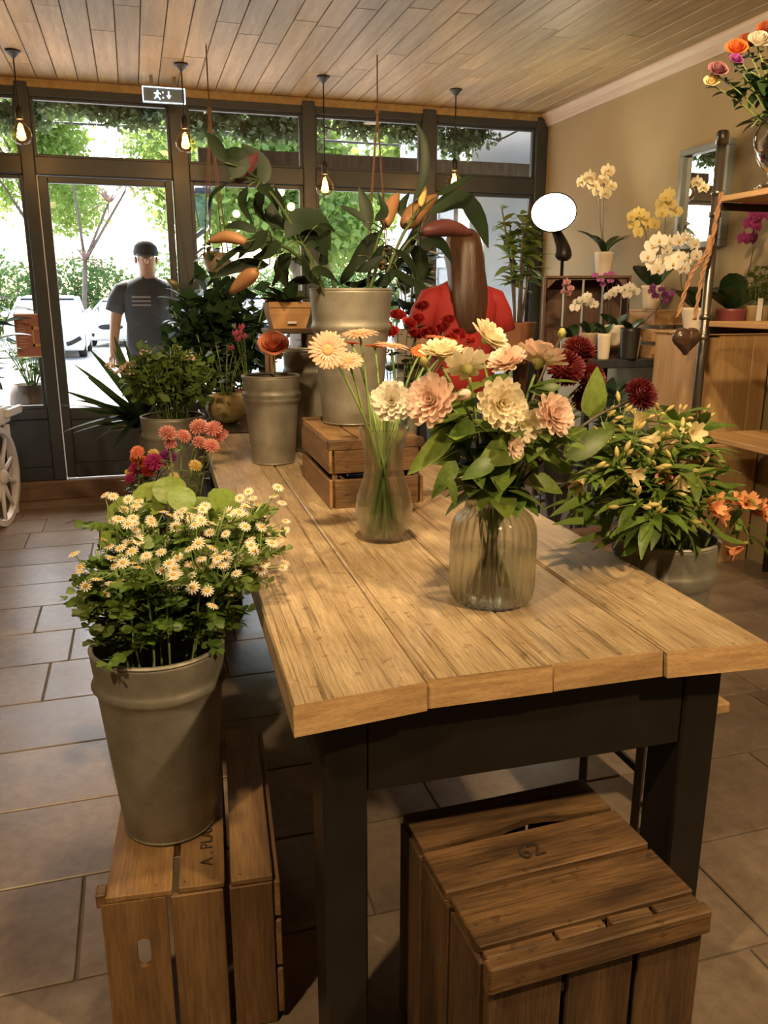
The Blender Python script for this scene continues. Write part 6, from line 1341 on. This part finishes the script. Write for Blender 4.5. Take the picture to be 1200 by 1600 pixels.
mx_, my = at(228, 430, 6.85).x, 6.85; zg = .04
pmn = thing('person', 'man in a cap and dark t-shirt outside the glass door', 'person', (mx_, my, zg))
def q_(x, y, z): return (mx_ + x, my + y, z)
J = [(q_(0, 0, .98), (.12, .085)), (q_(0, 0, 1.14), (.115, .08)), (q_(0, 0, 1.30), (.13, .08)), (q_(0, 0, 1.44), (.10, .065)), (q_(.005, -.01, 1.54), (.055, .055)), (q_(.01, -.03, 1.60), (.06, .07)), (q_(.01, -.025, 1.68), (.073, .088)), (q_(.01, -.015, 1.735), (.055, .065)),
     (q_(-.18, 0, 1.46), .062), (q_(-.25, -.01, 1.22), .047), (q_(-.285, -.06, .99), .034), (q_(.18, 0, 1.46), .062), (q_(.25, .02, 1.22), .047), (q_(.27, -.02, .98), .034),
     (q_(-.095, 0, .88), .10), (q_(-.10, -.06, .50), .066), (q_(-.10, -.02, .14), .044), (q_(-.11, -.14, .08), .038), (q_(.095, 0, .88), .10), (q_(.10, -.01, .50), .066), (q_(.10, .08, .14), .044), (q_(.11, -.03, .08), .038)]
E_ = [(0, 1), (1, 2), (2, 3), (3, 4), (4, 5), (5, 6), (6, 7), (3, 8), (8, 9), (9, 10), (3, 11), (11, 12), (12, 13), (0, 14), (14, 15), (15, 16), (16, 17), (0, 18), (18, 19), (19, 20), (20, 21)]
hand(J, E_, 10, (-.1, -.2, -1), -1); hand(J, E_, 13, (.1, -.2, -1), 1); skin('body', J, E_, SKIN, pmn)
shirt(mx_, my, .075, 1.08, DSHIRT, pmn); trousers(mx_, my, .05, JEANS, pmn, ((-1, -.05, -.02), (1, -.01, .07)))
cz_ = 1.70
mk('cap', MB().lathe([(.094, -.012), (.095, .02), (.085, .06), (.055, .088), (.02, .098), (0, .099)], 24, q_(.01, -.022, cz_)), DSHIRT, pmn, world=True)
mk('cap_brim', MB().loft([[q_(.01 + .075 * math.cos(a), -.10 - .07 * math.sin(a) * s, cz_ - .002 - .012 * s + dz) for a in [math.pi * k / 10 for k in range(11)]] for s, dz in ((0, 0), (1, 0), (1, -.005), (0, -.005))], cap=False, closed=False), DSHIRT, pmn, world=True)
for s in (-1, 1):
    mk('ear', MB().ell(q_(.01 + s * .078, -.02, 1.655), .012, .02, .03, 8, 6), SKIN, pmn, world=True); mk('eye', MB().ell(q_(.01 + s * .03, -.108, 1.672), .012, .008, .007, 8, 6), WHITEC, pmn, world=True); mk('shoe', MB().ell(q_(s * .108, -.09 if s < 0 else .02, zg + .04), .052, .14, .04, 12, 8), BLACKP, pmn, world=True)
mk('nose', MB().ell(q_(.01, -.125, 1.645), .014, .02, .022, 8, 6), SKIN, pmn, world=True); mk('mouth', MB().ell(q_(.01, -.112, 1.605), .025, .006, .006, 8, 5), SALM, pmn, world=True)
SHP = pm('shirt_print', (.30, .31, .32), rough=.8, rand=0)
for i in range(3): mk('print_line', bevelled(MB().box(mx_ - .12, mx_ + .02, my - .142, my - .134, 1.37 - i * .03, 1.385 - i * .03), .0006), SHP, pmn, world=True)

# ------------------------------------------------------------------ white cart with plants, poster, planters outside
ct = thing('flower_cart', 'white wooden flower cart with spoked wheel at the left edge', 'cart', (-.80, 5.62, 0), -math.radians(10))
WR = .305
def ring_mesh(r, w, d, n=40): return MB().lathe([(r, -d), (r, d), (r - w, d), (r - w, -d), (r, -d)], n, smooth=False)
wmx = WM[ct] @ M.Translation((0, -.30, WR)) @ M.Rotation(math.pi / 2, 4, 'Y')
def onwheel(name, mb):
    o = mk(name, mb, WHITEC, ct); WM[o] = wmx; o.matrix_basis = WM[ct].inverted() @ wmx; return o
wheel = onwheel('wheel', ring_mesh(WR, .035, .018))
def sub(name, mb, p): o = mk(name, mb, WHITEC, p); return o
sub('hub', MB().lathe([(0, -.04), (.035, -.04), (.045, -.02), (.045, .02), (.035, .04), (0, .04)], 18), wheel)
for k in range(10):
    q = 2 * math.pi * k / 10; sub('spoke', MB().tube([(.04 * math.cos(q), .04 * math.sin(q), 0), ((WR - .034) * math.cos(q), (WR - .034) * math.sin(q), 0)], [.016, .011], 6), wheel)
mk('axle', MB().tube([(.02, -.30, WR), (-.62, -.30, WR)], .018, 8), WHITEC, ct)
for x0, x1, y0, y1, z0, z1 in ((-.04, -.02, -1.1, .06, .60, .70), (-.60, -.58, -1.1, .06, .60, .70), (-.58, -.04, .04, .06, .60, .70), (-.58, -.04, -1.1, -1.08, .60, .70)): board('side_board', ct, x0, x1, y0, y1, z0, z1, WHITEC, .003)
for k in range(5): board('floor_board', ct, -.578 + k * .1075, -.473 + k * .1075, -1.08, .04, .585, .60, WHITEC, .002)
board('handle', ct, -.02, .01, -.05, .22, .635, .685, WHITEC, .004)
for x in (-.05, -.58):
    board('leg', ct, x, x + .03, .0, .03, .0, .584, WHITEC, .003)
    board('axle_bracket', ct, x, x + .03, -.32, -.28, WR, .584, WHITEC, .003)
for k, (lx, ly, n, sz, kd, lb) in enumerate(((-.14, -.10, 110, .19, 'ficus', 'dark broad-leaved plant on the right end of the cart'), (-.30, -.42, 50, .12, 'mid', 'green leafy plant on the middle of the cart'), (-.18, -.75, 40, .12, 'ficus', 'leafy plant on the near end of the cart'))):
    p = WM[ct] @ V((lx, ly, .60)); potted('potted_plant', lb, p, [(.08, 0), (.1, .16), (.105, .17)], (BLACKPL, TERRA, CERW)[k], n, kd, sz, .78 if k == 0 else .62, .27 if k == 0 else .16, 70 + k, 10, .006, group='plants on the cart')
ps = thing('window_poster', 'faded red poster with pale text and outline square taped inside the window', 'poster', at(46, 525, 5.985)); POST = pm('poster_red', (.34, .13, .11), (.38, .16, .13), ns=4, rough=.5, rand=0); POSTW = pm('poster_print', (.62, .42, .30), rough=.6, rand=0)
a, b = at(20, 490, 5.985), at(73, 558, 5.985); w, h = b.x - a.x, a.z - b.z
def prt(nm, u0, u1, v0, v1, m_, d=.001): mk(nm, MB().box(a.x + u0 * w, a.x + u1 * w, 5.985 - d, 5.985 - d + .001, b.z + v0 * h, b.z + v1 * h), m_, ps, world=True)
prt('border', 0, 1, 0, 1, WHITEC, 0.0); prt('sheet', .03, .97, .03, .97, POST, .0011)
for i in range(9): prt('text_line', .1, .1 + .5 * R.uniform(.5, 1) * (1.4 if i == 0 else .8), .80 - i * .07, .815 - i * .07 + (.01 if i == 0 else 0), POSTW, .0022)
for u0, u1, v0, v1 in ((.58, .64, .25, .70), (.58, .94, .64, .70), (.58, .94, .25, .31)): prt('outline_square', u0, u1, v0, v1, pm('poster_ochre', (.55, .34, .12), rough=.6, rand=0), .0022)
op = V((at(52, 615, 6.9).x, 6.9, .04)); t, _ = potted('boxwood_planter', 'round boxwood in a brown barrel planter outside the left window', op, [(.12, 0), (.17, .2), (.19, .42), (.17, .6), (.14, .68)], CRATED, 140, 'mid', .09, .42, .26, 81, 14, .006)
